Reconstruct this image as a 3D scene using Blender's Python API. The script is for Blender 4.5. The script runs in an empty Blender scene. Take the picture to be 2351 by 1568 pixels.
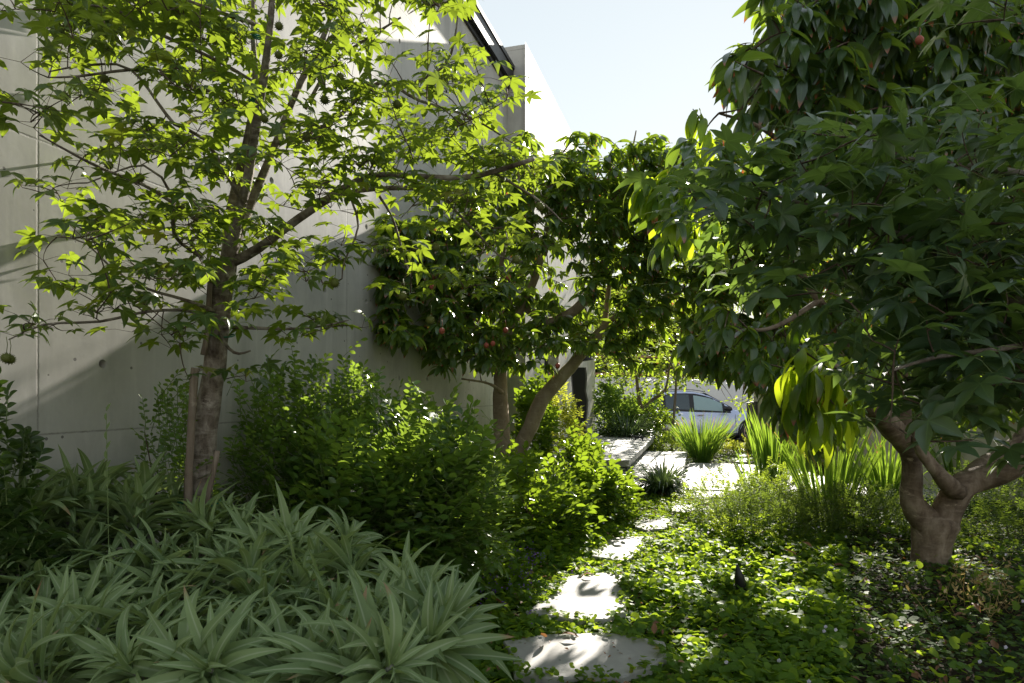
import bpy, math, random
import numpy as np
from mathutils import Vector, Matrix
R = math.radians
rng = np.random.default_rng(7)
random.seed(7)
sc = bpy.context.scene
col = sc.collection

# ------------------------------------------------------------------ camera
F, CX, HY, EYE = 1500.0, 1175.0, 900.0, 1.3      # focal and horizon in units of a 2351 wide frame
cam = bpy.data.objects.new('camera', bpy.data.cameras.new('camera'))
col.objects.link(cam)
cam.location = (0, 0, EYE); cam.rotation_euler = (R(90), 0, 0)
cam.data.sensor_width = 36; cam.data.lens = 36 * F / 2351
cam.data.shift_y = (HY - 784) / 2351
cam.data.clip_start = 0.05; cam.data.clip_end = 500
sc.camera = cam
# ------------------------------------------------------------------ light
SUN = np.array([0.350, 0.940, 0.490]); SUN /= np.linalg.norm(SUN)
AZ = math.atan2(SUN[0], SUN[1]); EL = math.asin(SUN[2])
sun = bpy.data.objects.new('sun', bpy.data.lights.new('sun', 'SUN'))
col.objects.link(sun)
sun.data.energy = 4.6; sun.data.angle = R(0.55); sun.data.color = (1.0, 0.93, 0.82)
sun.rotation_euler = Vector(SUN).to_track_quat('Z', 'Y').to_euler()
sun.location = (20, 40, 30)
w = bpy.data.worlds.new('World'); sc.world = w; w.use_nodes = True
nt = w.node_tree; nt.nodes.clear()
sky = nt.nodes.new('ShaderNodeTexSky'); sky.sky_type = 'NISHITA'; sky.sun_disc = False
sky.sun_elevation = EL; sky.sun_rotation = AZ; sky.air_density = 2.0; sky.dust_density = 0.05; sky.ozone_density = 1.0
bg = nt.nodes.new('ShaderNodeBackground'); bg.inputs[1].default_value = 0.15
wo = nt.nodes.new('ShaderNodeOutputWorld')
sky_gamma = nt.nodes.new('ShaderNodeGamma'); sky_gamma.inputs['Gamma'].default_value = 0.45      # flattens the sky range to lift fill in the shade, plus some haze
nt.links.new(sky.outputs[0], sky_gamma.inputs['Color']); hs = nt.nodes.new('ShaderNodeHueSaturation'); hs.inputs['Saturation'].default_value = 0.72
nt.links.new(sky_gamma.outputs[0], hs.inputs['Color']); nt.links.new(hs.outputs[0], bg.inputs[0]); nt.links.new(bg.outputs[0], wo.inputs[0])
sc.view_settings.view_transform = 'Standard'; sc.view_settings.look = 'None'
sc.view_settings.exposure = 1.48; sc.view_settings.gamma = 1.0
sc.render.engine = 'CYCLES'
sc.cycles.max_bounces = 7; sc.cycles.diffuse_bounces = 4; sc.cycles.glossy_bounces = 3
sc.cycles.transmission_bounces = 4; sc.cycles.use_denoising = True
sc.cycles.sample_clamp_indirect = 8

# ------------------------------------------------------------------ helpers
def at(px, py, Y):
    return np.array([(px - CX) / F * Y, Y, EYE - (py - HY) / F * Y])
def gnd(px, py, z=0.0):
    return at(px, py, (EYE - z) * F / (py - HY))
def nrm(v):
    v = np.asarray(v, float)
    return v / np.maximum(np.linalg.norm(v, axis=-1, keepdims=True), 1e-9)
def tag(o, label=None, cat=None, group=None, kind=None):
    if label: o['label'] = label
    if cat: o['category'] = cat
    if group: o['group'] = group
    if kind: o['kind'] = kind
    return o
def empty(name, loc=(0, 0, 0), rz=0.0):
    o = bpy.data.objects.new(name, None); col.objects.link(o)
    o.location = tuple(loc); o.rotation_euler = (0, 0, rz); o.empty_display_size = 0.1
    return o
def copy_tree(o, parent=None):
    c = o.copy(); col.objects.link(c); c.parent = parent
    for ch in list(o.children): copy_tree(ch, c)
    return c

class Geo:
    def __init__(s):
        s.V = []; s.L = []; s.Q = []; s.T = []; s.mq = []; s.mt = []; s.n = 0
    def add(s, V, Q=None, T=None, L=None, mat=0):
        V = np.asarray(V, float).reshape(-1, 3)
        s.V.append(V)
        s.L.append(np.zeros((len(V), 3)) if L is None else np.asarray(L, float).reshape(-1, 3))
        if Q is not None and len(Q):
            q = np.asarray(Q, int).reshape(-1, 4) + s.n; s.Q.append(q)
            s.mq.append(np.full(len(q), mat, int))
        if T is not None and len(T):
            t = np.asarray(T, int).reshape(-1, 3) + s.n; s.T.append(t)
            s.mt.append(np.full(len(t), mat, int))
        s.n += len(V)
    def build(s, name, mats, parent=None, smooth=True, loc=None):
        me = bpy.data.meshes.new(name)
        V = np.concatenate(s.V) if s.V else np.zeros((0, 3)); L = np.concatenate(s.L) if s.L else np.zeros((0, 3))
        if loc is not None: V = V - np.asarray(loc, float)
        Q = np.concatenate(s.Q) if s.Q else np.zeros((0, 4), int)
        T = np.concatenate(s.T) if s.T else np.zeros((0, 3), int)
        mi = np.concatenate(s.mq + s.mt) if (s.mq or s.mt) else np.zeros(0, int)
        me.vertices.add(len(V)); me.vertices.foreach_set('co', V.astype(np.float32).ravel())
        me.loops.add(Q.size + T.size)
        me.loops.foreach_set('vertex_index', np.concatenate([Q.ravel(), T.ravel()]).astype(np.int32))
        me.polygons.add(len(Q) + len(T))
        ls = np.concatenate([np.arange(len(Q)) * 4, Q.size + np.arange(len(T)) * 3]).astype(np.int32)
        me.polygons.foreach_set('loop_start', ls)
        me.polygons.foreach_set('material_index', mi.astype(np.int32))
        me.polygons.foreach_set('use_smooth', np.full(len(ls), smooth))
        a = me.attributes.new('lf', 'FLOAT_VECTOR', 'POINT'); a.data.foreach_set('vector', L.astype(np.float32).ravel())
        me.update(calc_edges=True)
        for m in (mats if isinstance(mats, (list, tuple)) else [mats]): me.materials.append(m)
        o = bpy.data.objects.new(name, me); col.objects.link(o)
        if parent is not None: o.parent = parent
        if loc is not None and parent is None: o.location = tuple(loc)
        return o
    def box(s, c, h, rz=0.0, mat=0, L=None):
        """axis box centre c, half sizes h, turned rz"""
        v = np.array([[x, y, z] for x in (-1, 1) for y in (-1, 1) for z in (-1, 1)], float) * np.asarray(h)
        cs, sn = math.cos(rz), math.sin(rz)
        v = np.stack([v[:, 0] * cs - v[:, 1] * sn, v[:, 0] * sn + v[:, 1] * cs, v[:, 2]], 1) + np.asarray(c)
        s.add(v, [[0, 1, 3, 2], [4, 6, 7, 5], [0, 4, 5, 1], [2, 3, 7, 6], [0, 2, 6, 4], [1, 5, 7, 3]], None, L, mat)

def resample(P, rad, step):
    """catmull rom through the points P with radii"""
    P = np.asarray(P, float); rad = np.asarray(rad, float)
    if len(P) == 2:
        P = np.array([P[0], (P[0] + P[1]) / 2, P[1]]); rad = np.array([rad[0], rad.mean(), rad[1]])
    E = np.vstack([2 * P[0] - P[1], P, 2 * P[-1] - P[-2]]); er = np.concatenate([[rad[0]], rad, [rad[-1]]])
    out = []; ro = []
    for i in range(1, len(E) - 2):
        n = max(2, int(np.linalg.norm(E[i + 1] - E[i]) / step))
        for k in range(n):
            t = k / n
            out.append(0.5 * (2 * E[i] + (E[i + 1] - E[i - 1]) * t + (2 * E[i - 1] - 5 * E[i] + 4 * E[i + 1] - E[i + 2]) * t * t + (3 * E[i] - E[i - 1] - 3 * E[i + 1] + E[i + 2]) * t ** 3))
            ro.append(er[i] * (1 - t) + er[i + 1] * t)
    out.append(E[-2]); ro.append(er[-2])
    return np.array(out), np.array(ro)

def tube(g, P, rad, sides=8, mat=0, noise=0.0, cap=True, seed=0.0, rnd=0.5):
    P = np.asarray(P, float); n = len(P); rad = np.broadcast_to(np.asarray(rad, float), (n,))
    Tn = nrm(np.gradient(P, axis=0))
    u = np.zeros((n, 3)); ref = np.array([1.0, 0.1, 0.05]) if abs(Tn[0][0]) < 0.8 else np.array([0, 1.0, 0.1])
    for i in range(n):
        r = ref - Tn[i] * np.dot(ref, Tn[i]); r /= max(np.linalg.norm(r), 1e-6); u[i] = r; ref = r
    v = np.cross(Tn, u)
    a = np.linspace(0, 2 * np.pi, sides, endpoint=False)
    ln = np.concatenate([[0], np.cumsum(np.linalg.norm(np.diff(P, axis=0), axis=1))])
    rr = rad[:, None] * np.ones(sides)[None]
    if noise:
        A = a[None]; S = ln[:, None]
        rr = rr * (1 + noise * (0.5 * np.sin(2 * A + 7 * S + seed) + 0.45 * np.sin(3 * A - 11 * S + 2 * seed) + 0.3 * np.sin(5 * A + 23 * S + seed) + 0.35 * np.sin(31 * S + A + seed)))
    V = P[:, None] + rr[..., None] * (np.cos(a)[None, :, None] * u[:, None] + np.sin(a)[None, :, None] * v[:, None])
    L = np.stack([np.full((n, sides), rnd), np.repeat(ln[:, None], sides, 1), np.repeat(a[None] / 6.283, n, 0)], -1)
    idx = np.arange(n * sides).reshape(n, sides); nx = np.roll(idx, -1, 1)
    Q = np.stack([idx[:-1], nx[:-1], nx[1:], idx[1:]], -1).reshape(-1, 4)
    V = V.reshape(-1, 3); L = L.reshape(-1, 3); T = []
    if cap:
        V = np.vstack([V, P[0], P[-1]]); L = np.vstack([L, [rnd, 0, 0], [rnd, ln[-1], 0]]); k = n * sides
        T = [[k, idx[0][(j + 1) % sides], idx[0][j]] for j in range(sides)] + [[k + 1, idx[-1][j], idx[-1][(j + 1) % sides]] for j in range(sides)]
    g.add(V, Q, T, L, mat)

def frames(d, up):
    y = nrm(d); z = up - (up * y).sum(-1, keepdims=True) * y; z = nrm(z)
    x = np.cross(y, z)
    return np.stack([x, y, z], -1)          # columns

def inst(g, tmpl, pos, Rm, scale, rnd, mat=0):
    """place leaf templates by numpy; scale (N,) or (N,3)"""
    pos = np.asarray(pos, float); N = len(pos)
    if N == 0: return
    scale = np.asarray(scale, float)
    if scale.ndim == 1: scale = np.repeat(scale[:, None], 3, 1)
    rnd = np.asarray(rnd, float); pick = rng.integers(0, len(tmpl), N)
    for k, t in enumerate(tmpl):
        m = np.where(pick == k)[0]
        if not len(m): continue
        v = t['v'][None] * scale[m][:, None]
        V = np.einsum('nij,nvj->nvi', Rm[m], v) + pos[m][:, None]
        nv = len(t['v']); off = (np.arange(len(m)) * nv)[:, None, None]
        L = np.empty((len(m), nv, 3)); L[..., 0] = rnd[m][:, None]; L[..., 1:] = t['l'][None]
        Q = (t['q'][None] + off).reshape(-1, 4) if len(t['q']) else None
        T = (t['t'][None] + off).reshape(-1, 3) if len(t['t']) else None
        g.add(V.reshape(-1, 3), Q, T, L.reshape(-1, 3), mat)

# ---- leaf templates -------------------------------------------------------
def T_(v, l, q=(), t=()):
    return dict(v=np.array(v, float), l=np.array(l, float), q=np.array(q, int).reshape(-1, 4), t=np.array(t, int).reshape(-1, 3))
def lance(n=6, wid=0.14, fold=0.3, droop=0.8, peak=0.45, tipw=0.0, wave=0.0, twist=0.0, basew=0.02, ph=0.0):
    v = []; l = []; y = z = 0.0; ang = droop * -0.15
    for i in range(n + 1):
        t = i / n
        w_ = wid * (math.sin(math.pi * t ** (math.log(0.5) / math.log(peak))) ** 0.85 if 0 < t < 1 else 0)
        w_ = max(w_, basew if t < 0.5 else tipw * wid)
        wv = wave * math.sin(9 * t + ph)
        tw = twist * t
        f = fold * w_
        cx, sx = math.cos(tw), math.sin(tw)
        v += [(-w_ * cx, y, z + f + wv - w_ * sx), (0, y, z), (w_ * cx, y, z + f - wv + w_ * sx)]
        l += [(t, 1), (t, 0), (t, 1)]
        ang += droop / n
        y += math.cos(ang) / n; z -= math.sin(ang) / n
    q = []
    for i in range(n):
        a = 3 * i
        q += [(a, a + 1, a + 4, a + 3), (a + 1, a + 2, a + 5, a + 4)]
    return T_(v, l, q)
def star(seed, fold=0.10, droop=0.35, fine=False):
    r = random.Random(seed)
    ang = [0, 58, -58, 112, -112]; ln = [1.0, 0.92, 0.92, 0.66, 0.66]; wd = [0.2, 0.18, 0.18, 0.15, 0.15]
    v = [(0, 0, 0)]; l = [(0, 0)]; q = []; t = []
    def put(x, y, lift, al, ac):
        rr = math.hypot(x, y)
        v.append((x, y, lift - droop * rr * rr * (1 + 0.5 * math.sin(3 * math.atan2(x, y) + seed)))); l.append((al, ac)); return len(v) - 1
    order = [4, 2, 0, 1, 3]
    order = [i for i in (4, 2, 0, 1, 3)]
    notch = []
    A = [ang[i] + r.uniform(-7, 7) for i in order]
    for k in range(len(order) + 1):
        if k == 0: a = A[0] - 34; rad = 0.2
        elif k == len(order): a = A[-1] + 34; rad = 0.2
        else: a = (A[k - 1] + A[k]) / 2; rad = 0.36
        notch.append(put(math.sin(R(a)) * rad, math.cos(R(a)) * rad, fold, 0.3, 1))
    for k, i in enumerate(order):
        a = R(A[k]); L_ = ln[i] * r.uniform(0.9, 1.08); w_ = wd[i] * r.uniform(0.9, 1.1)
        dx, dy = math.sin(a), math.cos(a); sx, sy = dy, -dx
        m1 = put(dx * 0.42 * L_, dy * 0.42 * L_, 0, 0.4, 0); m2 = put(dx * 0.72 * L_, dy * 0.72 * L_, 0, 0.7, 0)
        tip = put(dx * L_, dy * L_, -0.02, 1, 0.6)
        a1 = put(dx * 0.52 * L_ - sx * w_, dy * 0.52 * L_ - sy * w_, fold * 0.8, 0.5, 1)
        b1 = put(dx * 0.52 * L_ + sx * w_, dy * 0.52 * L_ + sy * w_, fold * 0.8, 0.5, 1)
        a2 = put(dx * 0.76 * L_ - sx * w_ * 0.55, dy * 0.76 * L_ - sy * w_ * 0.55, fold * 0.5, 0.8, 1)
        b2 = put(dx * 0.76 * L_ + sx * w_ * 0.55, dy * 0.76 * L_ + sy * w_ * 0.55, fold * 0.5, 0.8, 1)
        nl, nr = notch[k], notch[k + 1]
        q += [(0, m1, a1, nl), (0, nr, b1, m1), (m1, m2, a2, a1), (m1, b1, b2, m2)]
        t += [(m2, tip, a2), (m2, b2, tip)]
    return T_(v, l, q, t)
def disc(seed, cup=0.18, n=9):
    r = random.Random(seed); v = [(0, 0.25, 0)]; l = [(0, 0)]; t = []
    for i in range(n):
        a = 2 * math.pi * (i + 0.5) / n + math.pi
        rr = r.uniform(0.85, 1.08) * (0.55 if i in (0, n - 1) else 1)
        v.append((math.sin(a) * rr, 0.35 + math.cos(a) * rr, cup * r.uniform(-0.3, 1.2) * rr)); l.append((0.9, 1))
    for i in range(n - 1): t.append((0, i + 2, i + 1))
    return T_(v, l, (), t)
def blade(n=7, wid=0.02, droop=1.2, p=1.6, twist=0.0):
    v = []; l = []; y = z = 0.0
    for i in range(n + 1):
        t = i / n; ang = droop * t ** p
        w_ = wid * (1 - t ** 3) * (0.75 + 0.25 * min(1, t * 4)) + 0.0006
        tw = twist * t
        v += [(-w_ * math.cos(tw), y, z + w_ * math.sin(tw)), (w_ * math.cos(tw), y, z - w_ * math.sin(tw))]; l += [(t, 1), (t, 0.3)]
        y += math.cos(ang) / n; z -= math.sin(ang) / n
    return T_(v, l, [(2 * i, 2 * i + 1, 2 * i + 3, 2 * i + 2) for i in range(n)])

STAR = [star(s, fold=random.uniform(0.05, 0.16), droop=random.uniform(0.1, 0.5)) for s in range(8)]
LITCHI = [lance(6, random.uniform(0.13, 0.17), random.uniform(0.2, 0.5), random.uniform(0.3, 1.1), 0.45, wave=random.uniform(0, 0.02), twist=random.uniform(-0.3, 0.3), ph=i) for i in range(7)]
BIGL = [lance(9, random.uniform(0.12, 0.16), random.uniform(0.15, 0.4), random.uniform(0.3, 1.0), 0.45, wave=random.uniform(0.005, 0.02), twist=random.uniform(-0.4, 0.4), ph=i) for i in range(7)]
ECH = [lance(10, random.uniform(0.052, 0.072), random.uniform(0.35, 0.8), random.uniform(0.4, 2.0), 0.42, wave=random.uniform(0.0, 0.012), twist=random.uniform(-0.5, 0.5), basew=0.022, ph=i) for i in range(9)]
OVAL = [lance(5, random.uniform(0.26, 0.32), random.uniform(0.1, 0.45), random.uniform(-0.3, 0.6), 0.58, ph=i) for i in range(6)]
VIB = [lance(6, random.uniform(0.26, 0.33), random.uniform(0.2, 0.5), random.uniform(0.0, 0.8), 0.48, wave=0.015, ph=i) for i in range(6)]
SMALL = [lance(2, random.uniform(0.25, 0.34), 0.3, 0.3, 0.5) for i in range(3)]
SLIM = [lance(3, random.uniform(0.12, 0.17), 0.3, random.uniform(0.1, 0.8), 0.45) for i in range(4)]
DISC = [disc(s, random.uniform(0.05, 0.4)) for s in range(8)]
BLADE = [blade(7, 0.018, d, p, tw) for d, p, tw in ((0.5, 1.5, 0.4), (0.9, 1.8, -0.5), (1.5, 1.5, 0.8), (2.1, 1.4, 0.3), (0.25, 1.5, 1.0))]
BUD = [T_([(0, 0, 0), (0.5, 0.6, 0.1), (0, 1, 0.0), (-0.5, 0.6, 0.1)], [(0, 0), (0.5, 1), (1, 0), (0.5, 1)], [(0, 1, 2, 3)])]

# ------------------------------------------------------------------ materials
def newmat(name):
    m = bpy.data.materials.new(name); m.use_nodes = True; nt = m.node_tree; nt.nodes.clear()
    return m, nt, nt.nodes.new('ShaderNodeOutputMaterial')
def N(nt, t, **k):
    n = nt.nodes.new(t)
    for a, b in k.items():
        if a.startswith('i_'): n.inputs[int(a[2:])].default_value = b
        else: setattr(n, a, b)
    return n
def ramp(nt, fac, stops):
    r = nt.nodes.new('ShaderNodeValToRGB'); e = r.color_ramp.elements
    while len(e) < len(stops): e.new(0.5)
    for i, (p, c) in enumerate(stops):
        e[i].position = p; e[i].color = tuple(c) + (1,) if len(c) == 3 else c
    nt.links.new(fac, r.inputs[0]); return r.outputs[0]
def mixc(nt, f, a, b, mode='MIX'):
    n = nt.nodes.new('ShaderNodeMix'); n.data_type = 'RGBA'; n.blend_type = mode
    for s, val in ((0, f), (6, a), (7, b)):
        if isinstance(val, (tuple, list)): n.inputs[s].default_value = tuple(val) + (1,) if len(val) == 3 else val
        elif isinstance(val, (int, float)): n.inputs[s].default_value = val
        else: nt.links.new(val, n.inputs[s])
    return n.outputs[2]
def math_(nt, op, a, b=0.0, c=None, clamp=False):
    n = nt.nodes.new('ShaderNodeMath'); n.operation = op; n.use_clamp = clamp
    for i, val in enumerate((a, b) if c is None else (a, b, c)):
        if isinstance(val, (int, float)): n.inputs[i].default_value = val
        else: nt.links.new(val, n.inputs[i])
    return n.outputs[0]
def noise(nt, vec, scale, detail=4, rough=0.55, dist=0.0):
    n = nt.nodes.new('ShaderNodeTexNoise'); n.inputs['Scale'].default_value = scale; n.inputs['Detail'].default_value = detail
    n.inputs['Roughness'].default_value = rough; n.inputs['Distortion'].default_value = dist
    if vec is not None: nt.links.new(vec, n.inputs['Vector'])
    return n.outputs['Fac']
def mapping(nt, vec, scale=(1, 1, 1), rot=(0, 0, 0)):
    n = nt.nodes.new('ShaderNodeMapping'); n.inputs['Scale'].default_value = scale; n.inputs['Rotation'].default_value = rot
    nt.links.new(vec, n.inputs['Vector']); return n.outputs[0]
def objco(nt):
    return nt.nodes.new('ShaderNodeTexCoord').outputs['Object']
def principled(nt, out, colr, rough=0.6, spec=0.5, bump=None, bstr=0.3, bdist=0.01, metal=0.0):
    p = nt.nodes.new('ShaderNodeBsdfPrincipled')
    for nm, val in (('Base Color', colr), ('Roughness', rough), ('Specular IOR Level', spec), ('Metallic', metal)):
        if isinstance(val, (tuple, list)): p.inputs[nm].default_value = tuple(val) + (1,)
        elif isinstance(val, (int, float)): p.inputs[nm].default_value = val
        else: nt.links.new(val, p.inputs[nm])
    if bump is not None:
        b = nt.nodes.new('ShaderNodeBump'); b.inputs['Strength'].default_value = bstr; b.inputs['Distance'].default_value = bdist
        nt.links.new(bump, b.inputs['Height']); nt.links.new(b.outputs[0], p.inputs['Normal'])
    if out is not None: nt.links.new(p.outputs[0], out.inputs[0])
    return p

def leafmat(name, c0, c1, tr, rough=0.4, tfac=0.42, vein=(0.25, 0.35, 0.12), tip=None, tipfrac=0.3, under=1.25, spec=0.45, old=None, veinw=0.10, veinf=0.6):
    m, nt, out = newmat(name)
    at_ = N(nt, 'ShaderNodeAttribute', attribute_name='lf'); sp = nt.nodes.new('ShaderNodeSeparateXYZ')
    nt.links.new(at_.outputs['Vector'], sp.inputs[0]); rn, al, ac = sp.outputs
    c = ramp(nt, rn, [(0.0, c0), (0.75, c1)] + ([(0.965, c1), (0.985, old)] if old else [(1.0, c1)]))
    nz = noise(nt, objco(nt), 14, 2)
    c = mixc(nt, math_(nt, 'MULTIPLY', nz, 0.5), c, tuple(x * 0.55 for x in c0))
    vm = math_(nt, 'SUBTRACT', 1.0, math_(nt, 'DIVIDE', ac, veinw), clamp=True)
    c = mixc(nt, math_(nt, 'MULTIPLY', vm, veinf), c, vein)
    trc = ramp(nt, rn, [(0.0, tuple(x * 0.8 for x in tr)), (0.9, tr)])
    if tip:
        sel = math_(nt, 'GREATER_THAN', math_(nt, 'FRACT', math_(nt, 'MULTIPLY', rn, 13.7)), 1 - tipfrac)
        tm = math_(nt, 'MULTIPLY', math_(nt, 'MULTIPLY', math_(nt, 'SUBTRACT', math_(nt, 'ADD', al, math_(nt, 'MULTIPLY', nz, 0.2)), 0.9), 9.0, clamp=True), sel)
        c = mixc(nt, tm, c, tip); trc = mixc(nt, tm, trc, (tip[0] * 2.2, tip[1] * 1.1, tip[2]))
    geo = nt.nodes.new('ShaderNodeNewGeometry')
    cu = mixc(nt, geo.outputs['Backfacing'], c, mixc(nt, 1.0, c, (under, under, under * 1.05), 'MULTIPLY'))
    p = principled(nt, None, cu, rough, spec)
    t = nt.nodes.new('ShaderNodeBsdfTranslucent'); nt.links.new(trc, t.inputs[0])
    ms = nt.nodes.new('ShaderNodeMixShader'); ms.inputs[0].default_value = tfac
    nt.links.new(p.outputs[0], ms.inputs[1]); nt.links.new(t.outputs[0], ms.inputs[2]); nt.links.new(ms.outputs[0], out.inputs[0])
    return m
def barkmat(name, a, b, c, sc_=18, stretch=0.35, bstr=0.5, band=0.0):
    m, nt, out = newmat(name)
    oc = objco(nt); mv = mapping(nt, oc, (1, 1, stretch))
    n1 = noise(nt, mv, sc_, 6, 0.65, 0.3); n2 = noise(nt, oc, 5, 4, 0.6); n3 = noise(nt, mapping(nt, oc, (1, 1, 4)), 12, 4, 0.6)
    cc = ramp(nt, n1, [(0.32, a), (0.5, b), (0.68, c)])
    cc = mixc(nt, math_(nt, 'MULTIPLY', math_(nt, 'SUBTRACT', n2, 0.35, clamp=True), 1.6, clamp=True), cc, a)
    lp = noise(nt, oc, 7, 5, 0.7, 0.8)
    cc = mixc(nt, math_(nt, 'MULTIPLY', math_(nt, 'SUBTRACT', lp, 0.60, clamp=True), 9, clamp=True), cc, tuple(min(1, x * 1.35) for x in c))
    cc = mixc(nt, math_(nt, 'MULTIPLY', math_(nt, 'SUBTRACT', 0.36, lp, clamp=True), 9, clamp=True), cc, tuple(x * 0.5 for x in a))
    if band:
        cc = mixc(nt, math_(nt, 'MULTIPLY', math_(nt, 'SUBTRACT', n3, 0.5, clamp=True), 5 * band, clamp=True), cc, c)
    h = math_(nt, 'ADD', n1, math_(nt, 'MULTIPLY', n3, 0.6))
    principled(nt, out, cc, 0.85, 0.25, h, bstr, 0.01)
    return m
def plain(name, c, rough=0.5, spec=0.5, metal=0.0, var=0.15, sc_=9, bstr=0.0):
    m, nt, out = newmat(name)
    oc = objco(nt); n1 = noise(nt, oc, sc_, 5, 0.6)
    cc = ramp(nt, n1, [(0.3, tuple(x * (1 - var) for x in c)), (0.7, tuple(min(1, x * (1 + var)) for x in c))])
    principled(nt, out, cc, rough, spec, n1 if bstr else None, bstr, 0.005, metal)
    return m

M = {}
M['gum'] = leafmat('sweetgum_leaf', (0.022, 0.055, 0.022), (0.046, 0.095, 0.03), (0.52, 0.70, 0.045), 0.38, 0.31, tip=None, old=(0.3, 0.22, 0.04))
M['gumd'] = leafmat('dark_sweetgum_leaf', (0.042, 0.088, 0.045), (0.085, 0.15, 0.065), (0.28, 0.44, 0.06), 0.36, 0.34, vein=(0.16, 0.26, 0.09), veinw=0.08, veinf=0.75, spec=0.8)
M['litchi'] = leafmat('litchi_leaf', (0.036, 0.075, 0.034), (0.075, 0.14, 0.05), (0.50, 0.70, 0.04), 0.32, 0.34, vein=(0.14, 0.2, 0.08), tip=(0.26, 0.10, 0.045), tipfrac=0.25, spec=0.8)
M['litchn'] = leafmat('near_litchi_leaf', (0.038, 0.078, 0.045), (0.07, 0.13, 0.06), (0.36, 0.55, 0.04), 0.27, 0.28, vein=(0.13, 0.22, 0.08), tip=(0.30, 0.12, 0.05), tipfrac=0.25, spec=0.9)
M['litchlit'] = leafmat('sunlit_litchi_leaf', (0.04, 0.10, 0.025), (0.08, 0.17, 0.03), (0.70, 0.88, 0.03), 0.30, 0.5, vein=(0.2, 0.32, 0.08), tip=(0.30, 0.12, 0.05), tipfrac=0.12, spec=0.5)  # litchi leaf copy with sunlight put into its brighter, more translucent colour
M['ech'] = leafmat('echium_leaf', (0.10, 0.175, 0.07), (0.27, 0.37, 0.16), (0.40, 0.52, 0.12), 0.55, 0.26, vein=(0.42, 0.50, 0.32), veinw=0.2, veinf=0.8, under=1.25, spec=0.4, tip=(0.30, 0.22, 0.12), tipfrac=0.06)
M['mur'] = leafmat('jessamine_leaf', (0.032, 0.09, 0.02), (0.12, 0.235, 0.045), (0.36, 0.52, 0.05), 0.30, 0.38, spec=0.55, old=(0.25, 0.16, 0.03))
M['cam'] = leafmat('camellia_leaf', (0.02, 0.045, 0.014), (0.04, 0.08, 0.02), (0.2, 0.35, 0.03), 0.32, 0.3, spec=0.5)
M['vib'] = leafmat('viburnum_leaf', (0.03, 0.08, 0.02), (0.065, 0.14, 0.028), (0.42, 0.60, 0.03), 0.26, 0.36, vein=(0.2, 0.3, 0.08), spec=0.7)
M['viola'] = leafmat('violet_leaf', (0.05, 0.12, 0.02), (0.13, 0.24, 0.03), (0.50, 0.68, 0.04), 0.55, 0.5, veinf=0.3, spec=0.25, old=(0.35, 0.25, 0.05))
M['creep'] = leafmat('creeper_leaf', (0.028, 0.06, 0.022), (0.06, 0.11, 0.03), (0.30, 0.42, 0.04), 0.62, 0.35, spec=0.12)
M['fine'] = leafmat('fine_leaf', (0.05, 0.12, 0.022), (0.11, 0.22, 0.035), (0.55, 0.70, 0.05), 0.5, 0.45)
M['gold'] = leafmat('golden_leaf', (0.16, 0.22, 0.03), (0.26, 0.32, 0.05), (0.62, 0.66, 0.06), 0.45, 0.45)
M['grass'] = leafmat('strap_leaf', (0.035, 0.095, 0.022), (0.08, 0.17, 0.035), (0.40, 0.60, 0.05), 0.38, 0.42, veinf=0.0, spec=0.5, tip=(0.30, 0.24, 0.10), tipfrac=0.12)
M['lirio'] = leafmat('mondo_leaf', (0.028, 0.06, 0.032), (0.06, 0.11, 0.05), (0.22, 0.32, 0.08), 0.34, 0.3, veinf=0.0, spec=0.7)
M['far'] = leafmat('far_leaf', (0.06, 0.11, 0.025), (0.12, 0.18, 0.035), (0.52, 0.58, 0.06), 0.5, 0.45, old=(0.3, 0.15, 0.05))
M['mid'] = leafmat('small_tree_leaf', (0.04, 0.09, 0.022), (0.09, 0.17, 0.035), (0.50, 0.64, 0.05), 0.4, 0.42, old=(0.3, 0.15, 0.05))
M['dead'] = leafmat('dead_leaf', (0.20, 0.09, 0.045), (0.34, 0.19, 0.10), (0.5, 0.22, 0.06), 0.6, 0.25, veinf=0.2)
M['straw'] = leafmat('straw_leaf', (0.35, 0.24, 0.10), (0.5, 0.38, 0.18), (0.6, 0.45, 0.15), 0.7, 0.35, veinf=0)
M['violetf'] = leafmat('purple_petal', (0.10, 0.03, 0.30), (0.20, 0.07, 0.50), (0.4, 0.15, 0.7), 0.6, 0.4, veinf=0)
M['whitef'] = leafmat('white_petal', (0.6, 0.56, 0.75), (0.75, 0.72, 0.85), (0.7, 0.65, 0.85), 0.6, 0.4, veinf=0)
M['bark'] = barkmat('sweetgum_bark', (0.07, 0.052, 0.04), (0.21, 0.175, 0.145), (0.42, 0.38, 0.34), 22, 0.6, 0.9, band=0.5)
M['twig'] = barkmat('twig_bark', (0.05, 0.035, 0.025), (0.12, 0.085, 0.06), (0.2, 0.16, 0.12), 60, 0.6, 0.5)
M['lbark'] = barkmat('litchi_bark', (0.085, 0.06, 0.042), (0.20, 0.15, 0.105), (0.36, 0.29, 0.22), 11, 0.5, 0.6, band=0.35)
M['pbark'] = barkmat('pale_litchi_bark', (0.24, 0.18, 0.13), (0.38, 0.30, 0.22), (0.52, 0.43, 0.34), 9, 0.5, 0.3, band=0.35)
M['wood'] = barkmat('weathered_timber', (0.13, 0.10, 0.08), (0.24, 0.19, 0.15), (0.34, 0.29, 0.24), 30, 0.06, 0.6)
M['stem'] = plain('green_stem', (0.14, 0.2, 0.06), 0.6)
M['estem'] = plain('grey_stem', (0.20, 0.20, 0.16), 0.7)
M['tie'] = plain('green_tie', (0.01, 0.16, 0.09), 0.4)
M['pod'] = plain('seed_ball_green', (0.11, 0.13, 0.02), 0.6)
M['lfruit'] = plain('litchi_skin', (0.36, 0.085, 0.05), 0.6, bstr=0.6, sc_=90)
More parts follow.
